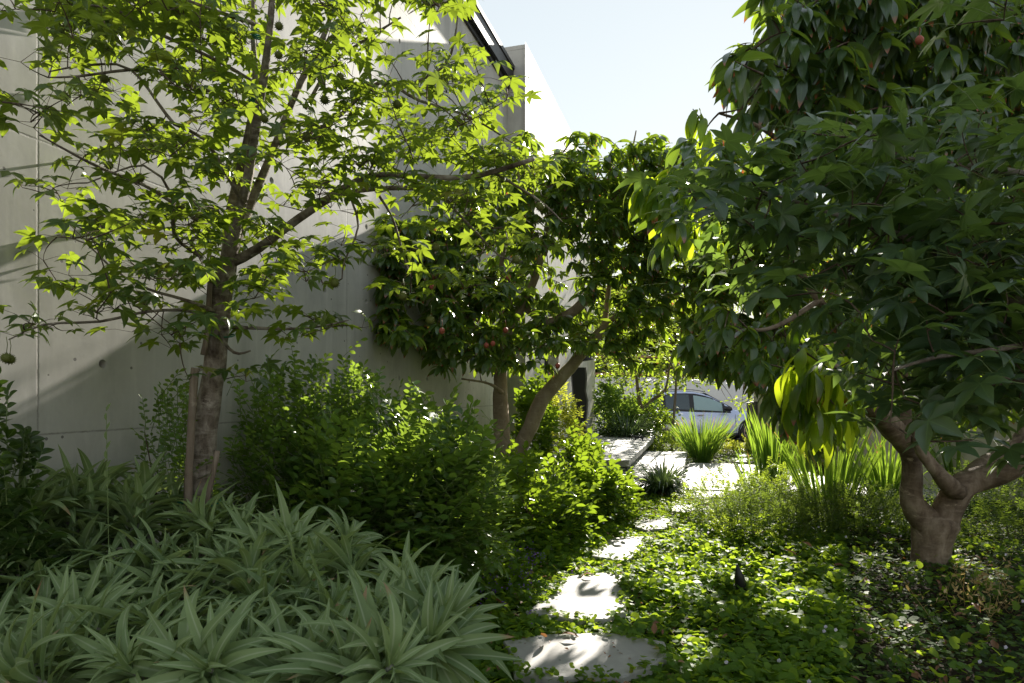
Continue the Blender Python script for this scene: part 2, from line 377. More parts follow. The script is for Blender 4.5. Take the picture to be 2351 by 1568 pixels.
M['black'] = plain('black_steel', (0.012, 0.012, 0.014), 0.45, 0.5)
M['dark'] = plain('dark_steel', (0.03, 0.028, 0.03), 0.4, 0.5)
M['steel'] = plain('weathered_steel', (0.16, 0.155, 0.15), 0.45, 0.5, 0.6)
M['white'] = plain('white_render', (0.78, 0.77, 0.76), 0.9, 0.2, var=0.04)
M['render'] = plain('grey_render', (0.44, 0.42, 0.36), 0.9, 0.2, var=0.12, sc_=2)
M['rail'] = plain('timber_rail', (0.35, 0.19, 0.10), 0.8)
M['door'] = plain('dark_door', (0.02, 0.02, 0.022), 0.35)
M['cut'] = plain('cut_wood', (0.42, 0.31, 0.21), 0.8, sc_=30)

def concrete(name, panels=True, base=(0.40, 0.385, 0.355)):
    m, nt, out = newmat(name); oc = objco(nt)
    n1 = noise(nt, mapping(nt, oc, (1, 1, 0.7)), 1.1, 6, 0.62, 0.6); n2 = noise(nt, mapping(nt, oc, (5, 5, 0.5)), 1.5, 5, 0.6)
    n3 = noise(nt, oc, 60, 3, 0.7); n4 = noise(nt, oc, 7, 5, 0.6)
    c = ramp(nt, n1, [(0.25, tuple(x * 0.62 for x in base)), (0.5, base), (0.75, tuple(x * 1.2 for x in base))])
    c = mixc(nt, math_(nt, 'MULTIPLY', math_(nt, 'SUBTRACT', n2, 0.53, clamp=True), 2.4, clamp=True), c, tuple(min(1, x * 1.5) for x in base))
    if panels: c = mixc(nt, math_(nt, 'MULTIPLY', math_(nt, 'SUBTRACT', 0.44, n2, clamp=True), 2.6, clamp=True), c, tuple(x * 0.5 for x in base))
    c = mixc(nt, math_(nt, 'MULTIPLY', math_(nt, 'SUBTRACT', noise(nt, oc, 2.6, 7, 0.7, 1.2), 0.52, clamp=True), 2.0, clamp=True), c, tuple(x * 0.62 for x in base))
    c = mixc(nt, math_(nt, 'MULTIPLY', n4, 0.25), c, tuple(x * 0.65 for x in base))
    c = mixc(nt, math_(nt, 'MULTIPLY', n3, 0.15), c, tuple(x * 0.5 for x in base))
    vo = nt.nodes.new('ShaderNodeTexVoronoi'); vo.inputs['Scale'].default_value = 17; nt.links.new(oc, vo.inputs['Vector'])
    vs = nt.nodes.new('ShaderNodeSeparateColor'); nt.links.new(vo.outputs['Color'], vs.inputs[0])
    pit = math_(nt, 'MULTIPLY', math_(nt, 'LESS_THAN', vo.outputs['Distance'], math_(nt, 'MULTIPLY', vs.outputs[1], 0.13)), math_(nt, 'GREATER_THAN', vs.outputs[0], 0.5))
    c = mixc(nt, math_(nt, 'MULTIPLY', pit, 0.8), c, (0.09, 0.085, 0.08))
    h = math_(nt, 'SUBTRACT', math_(nt, 'MULTIPLY', n4, 0.4), pit)
    if panels:                                    # formwork joints: object X runs along the wall, Z up
        sx = nt.nodes.new('ShaderNodeSeparateXYZ'); nt.links.new(oc, sx.inputs[0])
        wob = math_(nt, 'MULTIPLY', math_(nt, 'SUBTRACT', noise(nt, oc, 45, 4, 0.8), 0.5), 0.012)
        lines = []
        for ax, per in ((0, 2.44), (2, 1.22)):
            f = math_(nt, 'FRACT', math_(nt, 'DIVIDE', math_(nt, 'ADD', sx.outputs[ax], wob), per))
            d = math_(nt, 'MULTIPLY', math_(nt, 'ABSOLUTE', math_(nt, 'SUBTRACT', math_(nt, 'FRACT', math_(nt, 'ADD', f, 0.5)), 0.5)), per)
            lines.append(math_(nt, 'SUBTRACT', 1.0, math_(nt, 'DIVIDE', d, 0.0065), clamp=True))
        ln = math_(nt, 'MAXIMUM', lines[0], lines[1])
        ln = math_(nt, 'MULTIPLY', ln, ramp(nt, noise(nt, oc, 9, 4, 0.7), [(0.3, (0.25, 0.25, 0.25)), (0.6, (1, 1, 1))]))
        c = mixc(nt, math_(nt, 'MULTIPLY', ln, 0.75), c, (0.10, 0.09, 0.08)); h = math_(nt, 'SUBTRACT', h, math_(nt, 'MULTIPLY', ln, 0.4))
    principled(nt, out, c, 0.62, 0.45, h, 0.35, 0.006)
    return m
M['conc'] = concrete('board_formed_concrete', True, (0.54, 0.525, 0.50)); M['slab'] = concrete('pale_concrete', False, (0.36, 0.352, 0.335))
m, nt_, out_ = newmat('garden_soil'); oc_ = objco(nt_)
n_ = noise(nt_, oc_, 3, 6, 0.65); n2_ = noise(nt_, oc_, 60, 4, 0.7)
principled(nt_, out_, mixc(nt_, n2_, ramp(nt_, n_, [(0.3, (0.03, 0.022, 0.015)), (0.7, (0.075, 0.05, 0.03))]), (0.02, 0.016, 0.012)), 0.95, 0.2, n2_, 0.8, 0.02)
M['soil'] = m
m, nt_, out_ = newmat('asphalt_road'); oc_ = objco(nt_); n_ = noise(nt_, oc_, 80, 4, 0.7); n2_ = noise(nt_, oc_, 1.2, 4, 0.6)
principled(nt_, out_, mixc(nt_, n_, ramp(nt_, n2_, [(0.3, (0.05, 0.05, 0.052)), (0.7, (0.09, 0.088, 0.085))]), (0.035, 0.035, 0.036)), 0.85, 0.3, n_, 0.3, 0.01)
M['road'] = m

# ------------------------------------------------------------------ wall frame: s along the wall, q away from it
D_ = nrm([439 / F, 1, 0]); Nn = np.array([D_[1], -D_[0], 0.0]); O_ = np.array([-2.75, 0, 0])
WRZ = math.atan2(D_[1], D_[0])
def W(s_, q, z): return O_ + D_ * s_ + Nn * q + np.array([0, 0, z])
def wallY(px): return F * 2.75 / np.maximum(1614 - px, 1)
S0 = 2.70 / D_[1]                   # first formwork joint
Z0 = EYE - 0.0643 * 2.75 - 1.22     # joint level

# ------------------------------------------------------------------ ground
def ghash(x, y):
    return (np.sin(x * 1.7 + 1.3) * np.cos(y * 1.3 + 0.4) + 0.5 * np.sin(x * 3.9 + y * 2.3) + 0.35 * np.cos(x * 7.1 - y * 5.3 + 1.0)) / 1.85
def gh(x, y):
    x = np.asarray(x, float); y = np.asarray(y, float)
    z = 0.02 * ghash(x, y) - 0.02
    z = z + 0.10 * np.exp(-(((x - 2.9) / 0.9) ** 2 + ((y - 6.6) / 1.2) ** 2)) + 0.05 * np.exp(-(((x - 3.2) / 1.2) ** 2 + ((y - 4.6) / 1.2) ** 2))
    z = z - 0.43 * np.clip((y - 17.0) / 2.2, 0, 1)
    return z
g = Geo()
xs = np.concatenate([np.linspace(-200, -12, 12), np.linspace(-10, 14, 97), np.linspace(20, 200, 12)]); ys = np.concatenate([np.linspace(-60, -6, 8), np.linspace(-4, 20, 97), np.linspace(24, 300, 14)])
X, Y = np.meshgrid(xs, ys); Zz = gh(X, Y); n1, n2 = X.shape
idx = np.arange(n1 * n2).reshape(n1, n2)
g.add(np.stack([X, Y, Zz], -1), np.stack([idx[:-1, :-1], idx[:-1, 1:], idx[1:, 1:], idx[1:, :-1]], -1).reshape(-1, 4))
tag(g.build('ground', M['soil']), kind='structure')
g = Geo(); g.add([(-60, 19.6, -0.41), (60, 19.6, -0.41), (60, 25.2, -0.41), (-60, 25.2, -0.41)], [[0, 1, 2, 3]])
tag(g.build('road', M['road']), kind='structure')
g = Geo(); g.box((0, 19.3, -0.38), (60, 0.3, 0.09)); tag(g.build('pavement', M['slab'], smooth=False), kind='structure')

# ------------------------------------------------------------------ concrete house wall built of cells with recessed tie holes
def cell_wall(name, mat, parent, s0, s1, z0, z1, q, hole=0.021, zlo=None, holes=True, C=0.61):
    """object X along the wall from the first joint, Z from the joint level"""
    g = Geo(); n = 20; C2 = C / 2
    i0 = int(round((s0 - S0) / C)); i1 = int(round((s1 - S0) / C)); j0 = int(round((z0 - Z0) / C)); j1 = int(math.ceil((z1 - Z0) / C - 1e-6))
    sq = []
    for k in range(n):
        a = 2 * math.pi * k / n + math.pi / 4
        m_ = max(abs(math.cos(a)), abs(math.sin(a))); sq.append((math.cos(a) / m_ * C2, math.sin(a) / m_ * C2))
    for i in range(i0, i1):
        for j in range(j0, j1):
            cx = (i + 0.5) * C; cz = (j + 0.5) * C; top = z1 - Z0
            hr = hole if holes else 0.001
            ring = lambda r, d: [(cx + r * math.cos(2 * math.pi * k / n + math.pi / 4), d, min(cz + r * math.sin(2 * math.pi * k / n + math.pi / 4), top)) for k in range(n)]
            V = [(cx + x, 0, min(cz + z, top)) for x, z in sq] + ring(hr, 0) + ring(hr * 0.72, 0.022) + ring(hr * 0.66, 0.05) + [(cx, 0.05, min(cz, top))]
            Q = []; T = []
            for k in range(n):
                k2 = (k + 1) % n
                for b in (0, n, 2 * n): Q.append((b + k, b + k2, b + n + k2, b + n + k))
                T.append((3 * n + k, 3 * n + k2, 4 * n))
            g.add(V, Q, T)
    o = g.build(name, mat, parent, smooth=False)
    p = W(S0, q, Z0); o.location = tuple(p - np.array(parent.location)) if parent else tuple(p); o.rotation_euler = (0, 0, WRZ)
    return o
house = empty('concrete_house', W(S0, 0, 0)); tag(house, 'tall grey board formed concrete house wall with tie holes running along the left side', 'house')
HL = np.array(house.location)
S_BLK = 9.2 / D_[1]; ZT = EYE + 4.42; ZB = EYE + 4.86
cell_wall('wall', M['conc'], house, S0 - 5 * 0.61 * 2, S_BLK + 0.61, Z0 - 1.22, ZT, 0.0)
g = Geo(); sa, sb = S0 - 6.1, S_BLK
def lbox(g, s0, s1, q0, q1, z0, z1, mat=0):
    V = [W(s, q, z) - HL for s in (s0, s1) for q in (q0, q1) for z in (z0, z1)]
    g.add(V, [[0, 1, 3, 2], [4, 6, 7, 5], [0, 4, 5, 1], [2, 3, 7, 6], [0, 2, 6, 4], [1, 5, 7, 3]], mat=mat)
lbox(g, sa, sb + 0.3, -6, -0.052, -0.5, ZT - 0.01)
g.build('building_core', M['conc'], house, smooth=False)
g = Geo(); lbox(g, sa, sb - 0.004, -0.30, 0.085, ZT - 0.10, ZT + 0.10); lbox(g, sa, sb - 0.004, 0.02, 0.10, ZT + 0.101, ZT + 0.16); lbox(g, sa, sb - 0.004, -0.01, 0.03, ZT - 0.16, ZT - 0.102)
g.build('roof_edge', M['black'], house, smooth=False)
QB = 0.27
cell_wall('side_wall', M['conc'], house, S_BLK + 0.05, 15.9, Z0 - 1.22, ZB, QB)
g = Geo(); lbox(g, S_BLK, 15.85, -3, QB - 0.053, -0.5, ZB)
lbox(g, S_BLK, S_BLK + 0.36, QB - 0.052, QB - 0.002, -0.5, ZB)
g.build('projecting_wall', M['conc'], house, smooth=False)
g = Geo(); lbox(g, 10.25 / D_[1], 11.0 / D_[1], QB + 0.003, QB + 0.05, 0.0, 2.15); g.build('door', M['door'], house, smooth=False)
lampp = W(13.1 / D_[1], QB, 1.98) - HL
g = Geo(); g.box(lampp + Nn * 0.02, (0.06, 0.03, 0.09), WRZ); tube(g, [lampp + Nn * 0.04, lampp + Nn * 0.16 + [0, 0, 0.02]], [0.02, 0.02], 8); tube(g, [lampp + Nn * 0.16 + [0, 0, 0.06], lampp + Nn * 0.18 + [0, 0, -0.05]], [0.05, 0.12], 12)
g.build('wall_lamp', M['black'], house, smooth=False)

# ------------------------------------------------------------------ slabs and stepping stones
def slab(name, label, s0, s1, q0, q1, z0, z1, grp='concrete entrance slabs'):
    c = W((s0 + s1) / 2, (q0 + q1) / 2, (z0 + z1) / 2)
    g = Geo(); g.box((0, 0, 0), ((s1 - s0) / 2, (q1 - q0) / 2, (z1 - z0) / 2))
    o = g.build(name, M['slab'], smooth=False); o.location = tuple(c); o.rotation_euler = (0, 0, WRZ)
    b = o.modifiers.new('bevel', 'BEVEL'); b.width = 0.008; b.segments = 2
    tag(o, label, 'slab', grp); return o
slab('entrance_slab', 'upper floating concrete slab at the entrance with a small black dog figure on it', 9.84, 15.3, 0.35, 1.66, 0.27, 0.36)
slab('entrance_slab', 'middle concrete slab one step below the slab with the dog figure', 9.5, 13.4, 1.1, 2.36, 0.09, 0.18)
slab('entrance_slab', 'low pale paving slab beside the middle step with grass shadow on it', 9.55, 12.8, 2.39, 3.15, -0.02, 0.045)
slab('entrance_slab', 'low paving slab behind the upright reeds to the right of the path', 9.6, 11.5, 3.22, 6.2, -0.02, 0.04)
slab('entrance_slab', 'narrow paving slab behind the tall grass clump near the street', 11.58, 12.8, 3.22, 4.3, -0.02, 0.04)
z8 = lambda x, y: (746 + x * 0.342, 1033 + y * 0.342)
stones = [([z8(*p) for p in ((1195, 1280), (1250, 1370), (1270, 1500), (1500, 1530), (2000, 1520), (2200, 1450), (2290, 1370), (2285, 1285), (1900, 1225), (1500, 1235))], 'nearest pale stepping stone with a dark leaf shadow across it'),
          ([z8(*p) for p in ((1345, 1085), (1560, 940), (1590, 850), (1900, 818), (2010, 845), (2020, 1080), (1900, 1135), (1700, 1140))], 'large sunlit stepping stone second from the bottom of the path'),
          ([z8(*p) for p in ((1790, 710), (1900, 600), (2000, 580), (2185, 580), (2110, 690), (2020, 745))], 'pale stepping stone third along the path, narrowing towards the viewer'),
          ([(1457, 1208), (1466, 1193), (1540, 1190), (1550, 1202), (1525, 1213), (1480, 1216)], 'small stepping stone fourth along the winding path'),
          ([(1535, 1172), (1540, 1160), (1592, 1158), (1598, 1168), (1575, 1176)], 'smallest stepping stone fifth along the path'),
          ([(1580, 1143), (1590, 1120), (1668, 1121), (1662, 1140), (1620, 1147)], 'squarish stepping stone just before the large paving slabs'),
          ([(1688, 1060), (1695, 1052), (1722, 1052), (1724, 1060)], 'first little stone of the far path beyond the slabs'),
          ([(1690, 1047), (1694, 1040), (1718, 1040), (1720, 1047)], 'second little stone of the far path beyond the slabs'),
          ([(1692, 1035), (1695, 1029), (1715, 1029), (1717, 1035)], 'farthest little stone of the path next to the golden shrubs')]
stone_polys = []
for pts, lab in stones:
    P = np.array([gnd(x, y, 0.03)[:2] for x, y in pts]); c = P.mean(0); stone_polys.append(P)
    out = []
    m_ = len(P)
    for i in range(m_):
        a, b = P[i], P[(i + 1) % m_]
        for k in range(6):
            t = k / 6; p = a * (1 - t) + b * t; out.append(c + (p - c) * (1 + rng.normal(0, 0.008)))
    out = np.array(out); m_ = len(out)
    top = np.c_[out - c, np.zeros(m_)]; V = np.vstack([top * 0.985 + [0, 0, 0.0], top - [0, 0, 0.008], top - [0, 0, 0.07], [[0, 0, 0]]])
    Q = [(b + k, b + (k + 1) % m_, b + m_ + (k + 1) % m_, b + m_ + k) for b in (0, m_) for k in range(m_)]
    T = [(3 * m_, k, (k + 1) % m_) for k in range(m_)]
    g = Geo(); g.add(V, Q, T)
    o = g.build('stepping_stone', M['slab'], smooth=False); o.location = (c[0], c[1], 0.03)
    tag(o, lab, 'stepping stone', 'stepping stones of the garden path')
def in_poly(P, x, y):
    ins = np.zeros(len(x), bool); j = len(P) - 1
    for i in range(len(P)):
        xi, yi = P[i]; xj, yj = P[j]
        ins ^= ((yi > y) != (yj > y)) & (x < (xj - xi) * (y - yi) / (yj - yi + 1e-12) + xi); j = i
    return ins
slab_rects = [(9.84, 15.3, -0.6, 1.66), (9.5, 13.4, 1.1, 2.36), (9.55, 12.8, 2.39, 3.15), (9.6, 11.5, 3.22, 6.2), (11.58, 12.8, 3.22, 4.3)]
def blocked(x, y, shrink=0.94):
    b = np.zeros(len(x), bool)
    for P in stone_polys:
        c = P.mean(0); b |= in_poly(c + (P - c) * shrink, x, y)
    s_ = (x - O_[0]) * D_[0] + y * D_[1]; q_ = (x - O_[0]) * Nn[0] + y * Nn[1]
    for a0, a1, b0, b1 in slab_rects: b |= (s_ > a0) & (s_ < a1) & (q_ > b0) & (q_ < b1)
    return b | (q_ < 0.03)

# ------------------------------------------------------------------ tree tools
def grid(rows, k, rg):
    out = []
    for r, st in rows.items():
        for c_, ch in enumerate(st):
            if ch in '. ': continue
            for _ in range(rg.poisson(int(ch) * k)):
                out.append((c_ * 98 + rg.random() * 98, r * 98 + rg.random() * 98))
    return np.array(out)
SUNLIT = [at(1850, 860, 2.3), at(1900, 900, 2.3), at(1950, 860, 2.4), at(1830, 800, 2.3), at(1880, 940, 2.3), at(1510, 440, 2.8), at(1600, 480, 2.95), at(1560, 430, 2.85), np.array([0.35, 3.25, 0]), np.array([0.3, 4.2, 0]),
          np.array([0.9, 3.2, 0]), np.array([1.1, 3.9, 0]), np.array([1.5, 3.6, 0]), np.array([1.0, 4.7, 0]), np.array([1.6, 4.4, 0]), np.array([0.7, 5.5, 0]), np.array([1.3, 5.5, 0]), np.array([0.6, 6.2, 0.3]), np.array([1.9, 6.8, 0.2]),
          np.array([2.7, 9.8, 0.05]), np.array([3.2, 10.4, 0.05]), np.array([3.7, 11.0, 0.05]), np.array([3.0, 11.2, 0.05]), np.array([2.4, 10.6, 0.2]), np.array([3.4, 9.6, 0.05]), np.array([2.3, 8.6, 0.05])]
def sunny(tips, r=0.2, targets=None):
    keep = np.ones(len(tips), bool)
    for T0 in (SUNLIT if targets is None else targets):
        v = tips - T0; t = v @ SUN; d = np.linalg.norm(v - t[:, None] * SUN, axis=1); keep &= ~((d < (r if T0[2] < 0.5 else r * 1.3)) & (t > 0.25))
    px = tips[:, 0] / tips[:, 1] * F + CX; py = HY - (tips[:, 2] - EYE) / tips[:, 1] * F
    if targets is None: keep &= ~((px > 1640) & (px < 1760) & (py > 545) & (py < 700)) & ~((px > 1740) & (px < 1900) & (py > 570) & (py < 700) & (tips[:, 1] > 4.2) & (tips[:, 1] < 9))
    return tips[keep]
def branches(spec, root, barkm, step=0.05, sides=12, nz=0.10):
    """spec: list of (name, [(px,py,Y,width_px)...]); returns sampled skeleton"""
    pool = []
    for i, (nm, pts) in enumerate(spec):
        P = [at(a, b, c) for a, b, c, d in pts]; rad = [d / 2 / F * c for a, b, c, d in pts]
        P, rad = resample(P, rad, step); g = Geo(); tube(g, P, rad, sides if nm == 'trunk' else 9, noise=nz, seed=i * 1.7)
        g.V = [v - np.array(root.location) for v in g.V]
        g.build(nm, barkm, root); pool.append(P[::2])
    return np.concatenate(pool)
def grow(g, tips, pool, r0=0.004, r1=0.0014, mat=1, sag=0.05, rg=rng, skip=0):
    """connect tips to the skeleton, nearer ones first, each twig joining the pool"""
    pool = list(pool); tips = np.asarray(tips)
    arr = np.array(pool)
    d = np.array([np.min(np.linalg.norm(arr - t, axis=1)) for t in tips]); order = np.argsort(d)
    cap = np.zeros((len(arr) + len(tips) * 5 + 10, 3)); cap[:len(arr)] = arr; n = len(arr)
    dirs = np.zeros((len(tips), 3))
    for i in order:
        t = tips[i]; dd = np.linalg.norm(cap[:n] - t, axis=1); j = int(np.argmin(dd)); b = cap[j].copy(); L_ = dd[j]
        mid = (b + t) / 2 + rg.normal(0, 0.08 * L_, 3) + np.array([0, 0, sag * L_]); 
        ts = np.linspace(0, 1, 5)[:, None]; P = (1 - ts) ** 2 * b + 2 * ts * (1 - ts) * mid + ts ** 2 * t
        tube(g, P, np.linspace(r0 * min(1.6, 0.6 + L_ * 1.5), r1, 5), 4, mat, cap=False)
        dirs[i] = nrm(P[-1] - P[-2]); cap[n:n + 4] = P[1:]; n += 4
    return dirs
def star_crown(g, tips, dirs, n0, n1, size, rg, jit=0.4, flat=1.0, pet=0.7, mat=0, petmat=1):
    pos = []; dd = []; up = []; sc_ = []
    for t, d in zip(tips, dirs):
        k = rg.integers(n0, n1 + 1); a0 = rg.random() * 6.28
        for i in range(k):
            a = a0 + 2.4 * i + rg.normal(0, 0.3); h = np.array([math.cos(a), math.sin(a), 0]) + 0.5 * np.array([d[0], d[1], 0])
            h = nrm(h); s_ = size * rg.uniform(0.6, 1.15); el = rg.uniform(-0.1, 0.7)
            pd = nrm(h + [0, 0, el]); e = t + pd * s_ * pet * rg.uniform(0.7, 1.4)
            tube(g, [t, t + pd * s_ * 0.5 + [0, 0, s_ * 0.06], e], [0.0011, 0.0009, 0.0008], 3, petmat, cap=False)
            pos.append(e); dd.append(h + [0, 0, rg.normal(-0.25, 0.3)]); up.append(np.array([0, 0, 1.0]) * flat + h * rg.normal(0.05, 0.25) + rg.normal(0, jit, 3)); sc_.append(s_ * 0.62)
    pos = np.array(pos); inst(g, STAR, pos, frames(np.array(dd), np.array(up)), np.array(sc_), rg.random(len(pos)), mat)
    return len(pos)
def rosettes(g, tips, axes, n0, n1, length, rg, tm, mat=0, droop=(-0.9, 0.15), wid=1.0):
    pos = []; dd = []; up = []; sc_ = []; rn = []
    for t, ax in zip(tips, axes):
        k = rg.integers(n0, n1 + 1); a0 = rg.random() * 6.28; tone = rg.random() * 0.6
        for i in range(k):
            a = a0 + 2.4 * i + rg.normal(0, 0.25); h = np.array([math.cos(a), math.sin(a), 0.0]); f = i / k
            d = h + 0.55 * np.array([ax[0], ax[1], 0]) + np.array([0, 0, droop[0] + (droop[1] - droop[0]) * rg.random()])
            pos.append(t - np.array(ax) * 0.05 * (1 - f) + rg.normal(0, 0.012, 3)); dd.append(d)
            up.append(np.array([0, 0, 1.0]) + h * 0.8 + rg.normal(0, 0.2, 3)); s_ = length * rg.uniform(0.7, 1.2); sc_.append((s_ * wid, s_, s_)); rn.append(min(1, tone + rg.random() * 0.4))
    if not pos: return
    inst(g, tm, np.array(pos), frames(np.array(dd), np.array(up)), np.array(sc_), np.array(rn), mat)
def seed_ball(parent, p, r, stalk=0.05):
    g = Geo(); pts = []
    m_ = 60
    for i in range(m_):
        z = 1 - 2 * (i + 0.5) / m_; a = i * 2.39996; h = math.sqrt(1 - z * z); pts.append((h * math.cos(a), h * math.sin(a), z))
    pts = np.array(pts)
    nl, nn = 8, 12
    V = [(r * 0.72 * math.sin(math.pi * i / nl) * math.cos(6.283 * j / nn), r * 0.72 * math.sin(math.pi * i / nl) * math.sin(6.283 * j / nn), r * 0.72 * math.cos(math.pi * i / nl)) for i in range(nl + 1) for j in range(nn)]
    Q = [(i * nn + j, i * nn + (j + 1) % nn, (i + 1) * nn + (j + 1) % nn, (i + 1) * nn + j) for i in range(nl) for j in range(nn)]
    g.add(V, Q)
    for q_ in pts:
        x = nrm(np.cross(q_, [0.3, 0.5, 0.8])) * r * 0.09; y = np.cross(q_, x)
        g.add([q_ * r * 0.66 + x, q_ * r * 0.66 - x * 0.5 + y * 0.87, q_ * r * 0.66 - x * 0.5 - y * 0.87, q_ * r * 1.02], None, [(0, 1, 3), (1, 2, 3), (2, 0, 3)])
    tube(g, [(0, 0, r * 0.6), (0.004, 0, r + stalk * 0.5), (0, 0, r + stalk)], [0.0012] * 3, 4)
    o = g.build('seed_ball', M['pod'], parent); o.location = tuple(np.asarray(p) - np.array(parent.location)); return o

def root_at(name, p, label, cat, group=None):
    e = empty(name, p); tag(e, label, cat, group); return e
def shift(g, root):
    o = np.array(root.location); g.V = [v - o for v in g.V]; return g
rg = np.random.default_rng(11)

# ------------------------------------------------------------------ sweetgum by the wall
gum = root_at('sweetgum_tree', [-1.4, 2.9, 0], 'slender staked sweetgum tree with spiky seed balls in front of the concrete wall', 'tree')
GS = [('trunk', [(440, 1590, 2.9, 62), (446, 1300, 2.9, 58), (455, 1160, 2.9, 56), (468, 1000, 2.9, 54), (492, 850, 2.9, 50), (505, 700, 2.9, 46), (522, 600, 2.9, 42)]),
      ('branch', [(520, 615, 2.9, 36), (545, 500, 2.88, 26), (570, 400, 2.85, 23), (590, 270, 2.8, 20), (612, 130, 2.75, 17), (625, 0, 2.7, 14), (640, -160, 2.7, 8)]),
      ('branch', [(518, 610, 2.92, 28), (530, 480, 2.98, 20), (565, 330, 3.0, 17), (585, 200, 3.0, 14), (580, 60, 3.0, 10), (585, -120, 3.0, 6)]),
      ('branch', [(530, 590, 2.92, 24), (570, 480, 3.05, 20), (625, 350, 3.15, 18), (680, 210, 3.2, 15), (740, 90, 3.25, 12), (790, -60, 3.3, 7)]),
      ('branch', [(525, 605, 2.9, 26), (590, 572, 2.9, 22), (660, 520, 2.88, 19), (740, 465, 2.85, 17), (800, 425, 2.85, 15), (860, 402, 2.85, 13), (960, 405, 2.8, 13), (1060, 408, 2.8, 13), (1140, 392, 2.75, 12), (1226, 364, 2.7, 10)]),
      ('branch', [(730, 472, 2.86, 14), (790, 445, 2.9, 12), (860, 434, 2.95, 11), (950, 432, 3.0, 10), (1040, 448, 3.0, 8), (1120, 462, 3.0, 5)]),
      ('branch', [(500, 545, 2.88, 10), (420, 482, 2.75, 9), (330, 425, 2.65, 8), (240, 390, 2.5, 7), (170, 355, 2.4, 6), (90, 310, 2.35, 4)]),
      ('branch', [(560, 470, 2.86, 10), (470, 320, 2.7, 8), (400, 285, 2.6, 8), (300, 160, 2.6, 6), (200, 150, 2.5, 5), (110, 165, 2.4, 3)]),
      ('branch', [(590, 270, 2.82, 10), (510, 220, 2.7, 8), (430, 195, 2.6, 7), (330, 160, 2.5, 7), (180, 175, 2.35, 5), (110, 178, 2.3, 3)]),
      ('branch', [(600, 200, 2.8, 9), (500, 140, 2.6, 8), (350, 70, 2.5, 7), (260, 20, 2.4, 6), (160, 10, 2.3, 4)]),
      ('branch', [(600, 60, 2.8, 10), (480, 20, 2.6, 8), (350, -30, 2.5, 5)]),
      ('branch', [(495, 715, 2.86, 9), (430, 690, 2.75, 8), (330, 660, 2.7, 6), (250, 610, 2.6, 5), (200, 560, 2.55, 4), (130, 540, 2.5, 3)]),
      ('branch', [(500, 750, 2.86, 9), (440, 715, 2.75, 8), (340, 715, 2.65, 7), (230, 738, 2.55, 6), (100, 745, 2.4, 5), (20, 780, 2.3, 3)]),
      ('branch', [(505, 752, 2.9, 9), (560, 752, 2.8, 8), (640, 755, 2.75, 7), (720, 752, 2.7, 5), (800, 735, 2.7, 3)]),
      ('branch', [(500, 760, 2.88, 8), (525, 800, 2.75, 7), (548, 812, 2.7, 6), (575, 805, 2.7, 4)]),
      ('branch', [(640, 330, 3.15, 10), (760, 280, 3.1, 9), (870, 190, 3.05, 8), (960, 230, 3.0, 7), (1080, 270, 2.9, 5), (1180, 330, 2.9, 3)]),
      ('branch', [(930, 200, 3.0, 7), (1020, 150, 2.9, 6), (1048, 60, 2.85, 4), (1050, -40, 2.8, 2)]),
      ('branch', [(700, 250, 3.18, 9), (760, 150, 3.1, 8), (840, 90, 3.05, 6), (920, 40, 3.0, 4)]),
      ('branch', [(1010, 445, 3.0, 7), (1080, 520, 3.0, 6), (1150, 590, 3.0, 4), (1200, 600, 3.0, 3)]),
      ('branch', [(1130, 395, 2.76, 6), (1190, 430, 2.9, 6), (1250, 470, 2.95, 5), (1290, 510, 3.0, 3)]),
      ('branch', [(860, 434, 2.95, 7), (900, 500, 2.95, 6), (930, 600, 2.95, 5), (945, 640, 2.95, 3)]),
      ('branch', [(800, 440, 2.9, 7), (822, 520, 2.85, 5), (790, 600, 2.8, 4), (785, 640, 2.8, 3)]),
      ('branch', [(460, 590, 2.88, 8), (400, 540, 2.7, 8), (395, 450, 2.6, 7), (330, 380, 2.5, 5), (200, 420, 2.45, 3)])]
pool = branches(GS, gum, M['bark'])
AG = {-1: '246666666630', 0: '368998787343', 1: '146767675464', 2: '3443477788992', 3: '1356787878997', 4: '13235665357884', 5: '03446753246774', 6: '0244552334331', 7: '243334233', 8: '200011'}
P2 = grid(AG, 2.7, rg)
def clumpy(P, s_, th, ph=0.0):
    x, y = P[:, 0] / s_, P[:, 1] / (s_ * 0.55); n_ = np.sin(x * 1.9 + ph + 0.8 * np.sin(y * 1.3)) * np.cos(y * 2.1 + 0.7 * np.sin(x * 1.1 + ph)) + 0.5 * np.sin(x * 4.3 + y * 3.1 + ph)
    return P[n_ > th]
P2 = clumpy(P2, 95, -0.08)
P2 = np.array([p for p in P2 if p[0] < np.interp(p[1], (-100, 60, 110, 180, 250, 350, 430, 520, 900), (1120, 1140, 1150, 1170, 1195, 1225, 1285, 1320, 1320)) - 15])
def gumY(px): return np.minimum(2.45 + px / 1300 * 0.55, wallY(px) - 0.3)
tips = np.array([at(px, py, min(gumY(px) + rg.normal(0, 0.22), wallY(px) - 0.12)) for px, py in P2])
for i, (px, py) in enumerate(P2):
    tx = np.interp(py, (0, 130, 270, 400, 500, 600, 850), (625, 612, 590, 570, 545, 522, 492))
    if abs(px - tx) < 38: tips[i] = at(px, py, rg.uniform(3.08, 3.3))
g = Geo(); dirs = grow(g, tips, pool, 0.0035, 0.0013, 1, rg=rg)
n = star_crown(g, tips, dirs, 2, 4, 0.116, rg, jit=0.36)
shift(g, gum).build('crown', [M['gum'], M['twig']], gum)
Z1 = lambda x, y: (x * 0.3418, y * 0.3418)
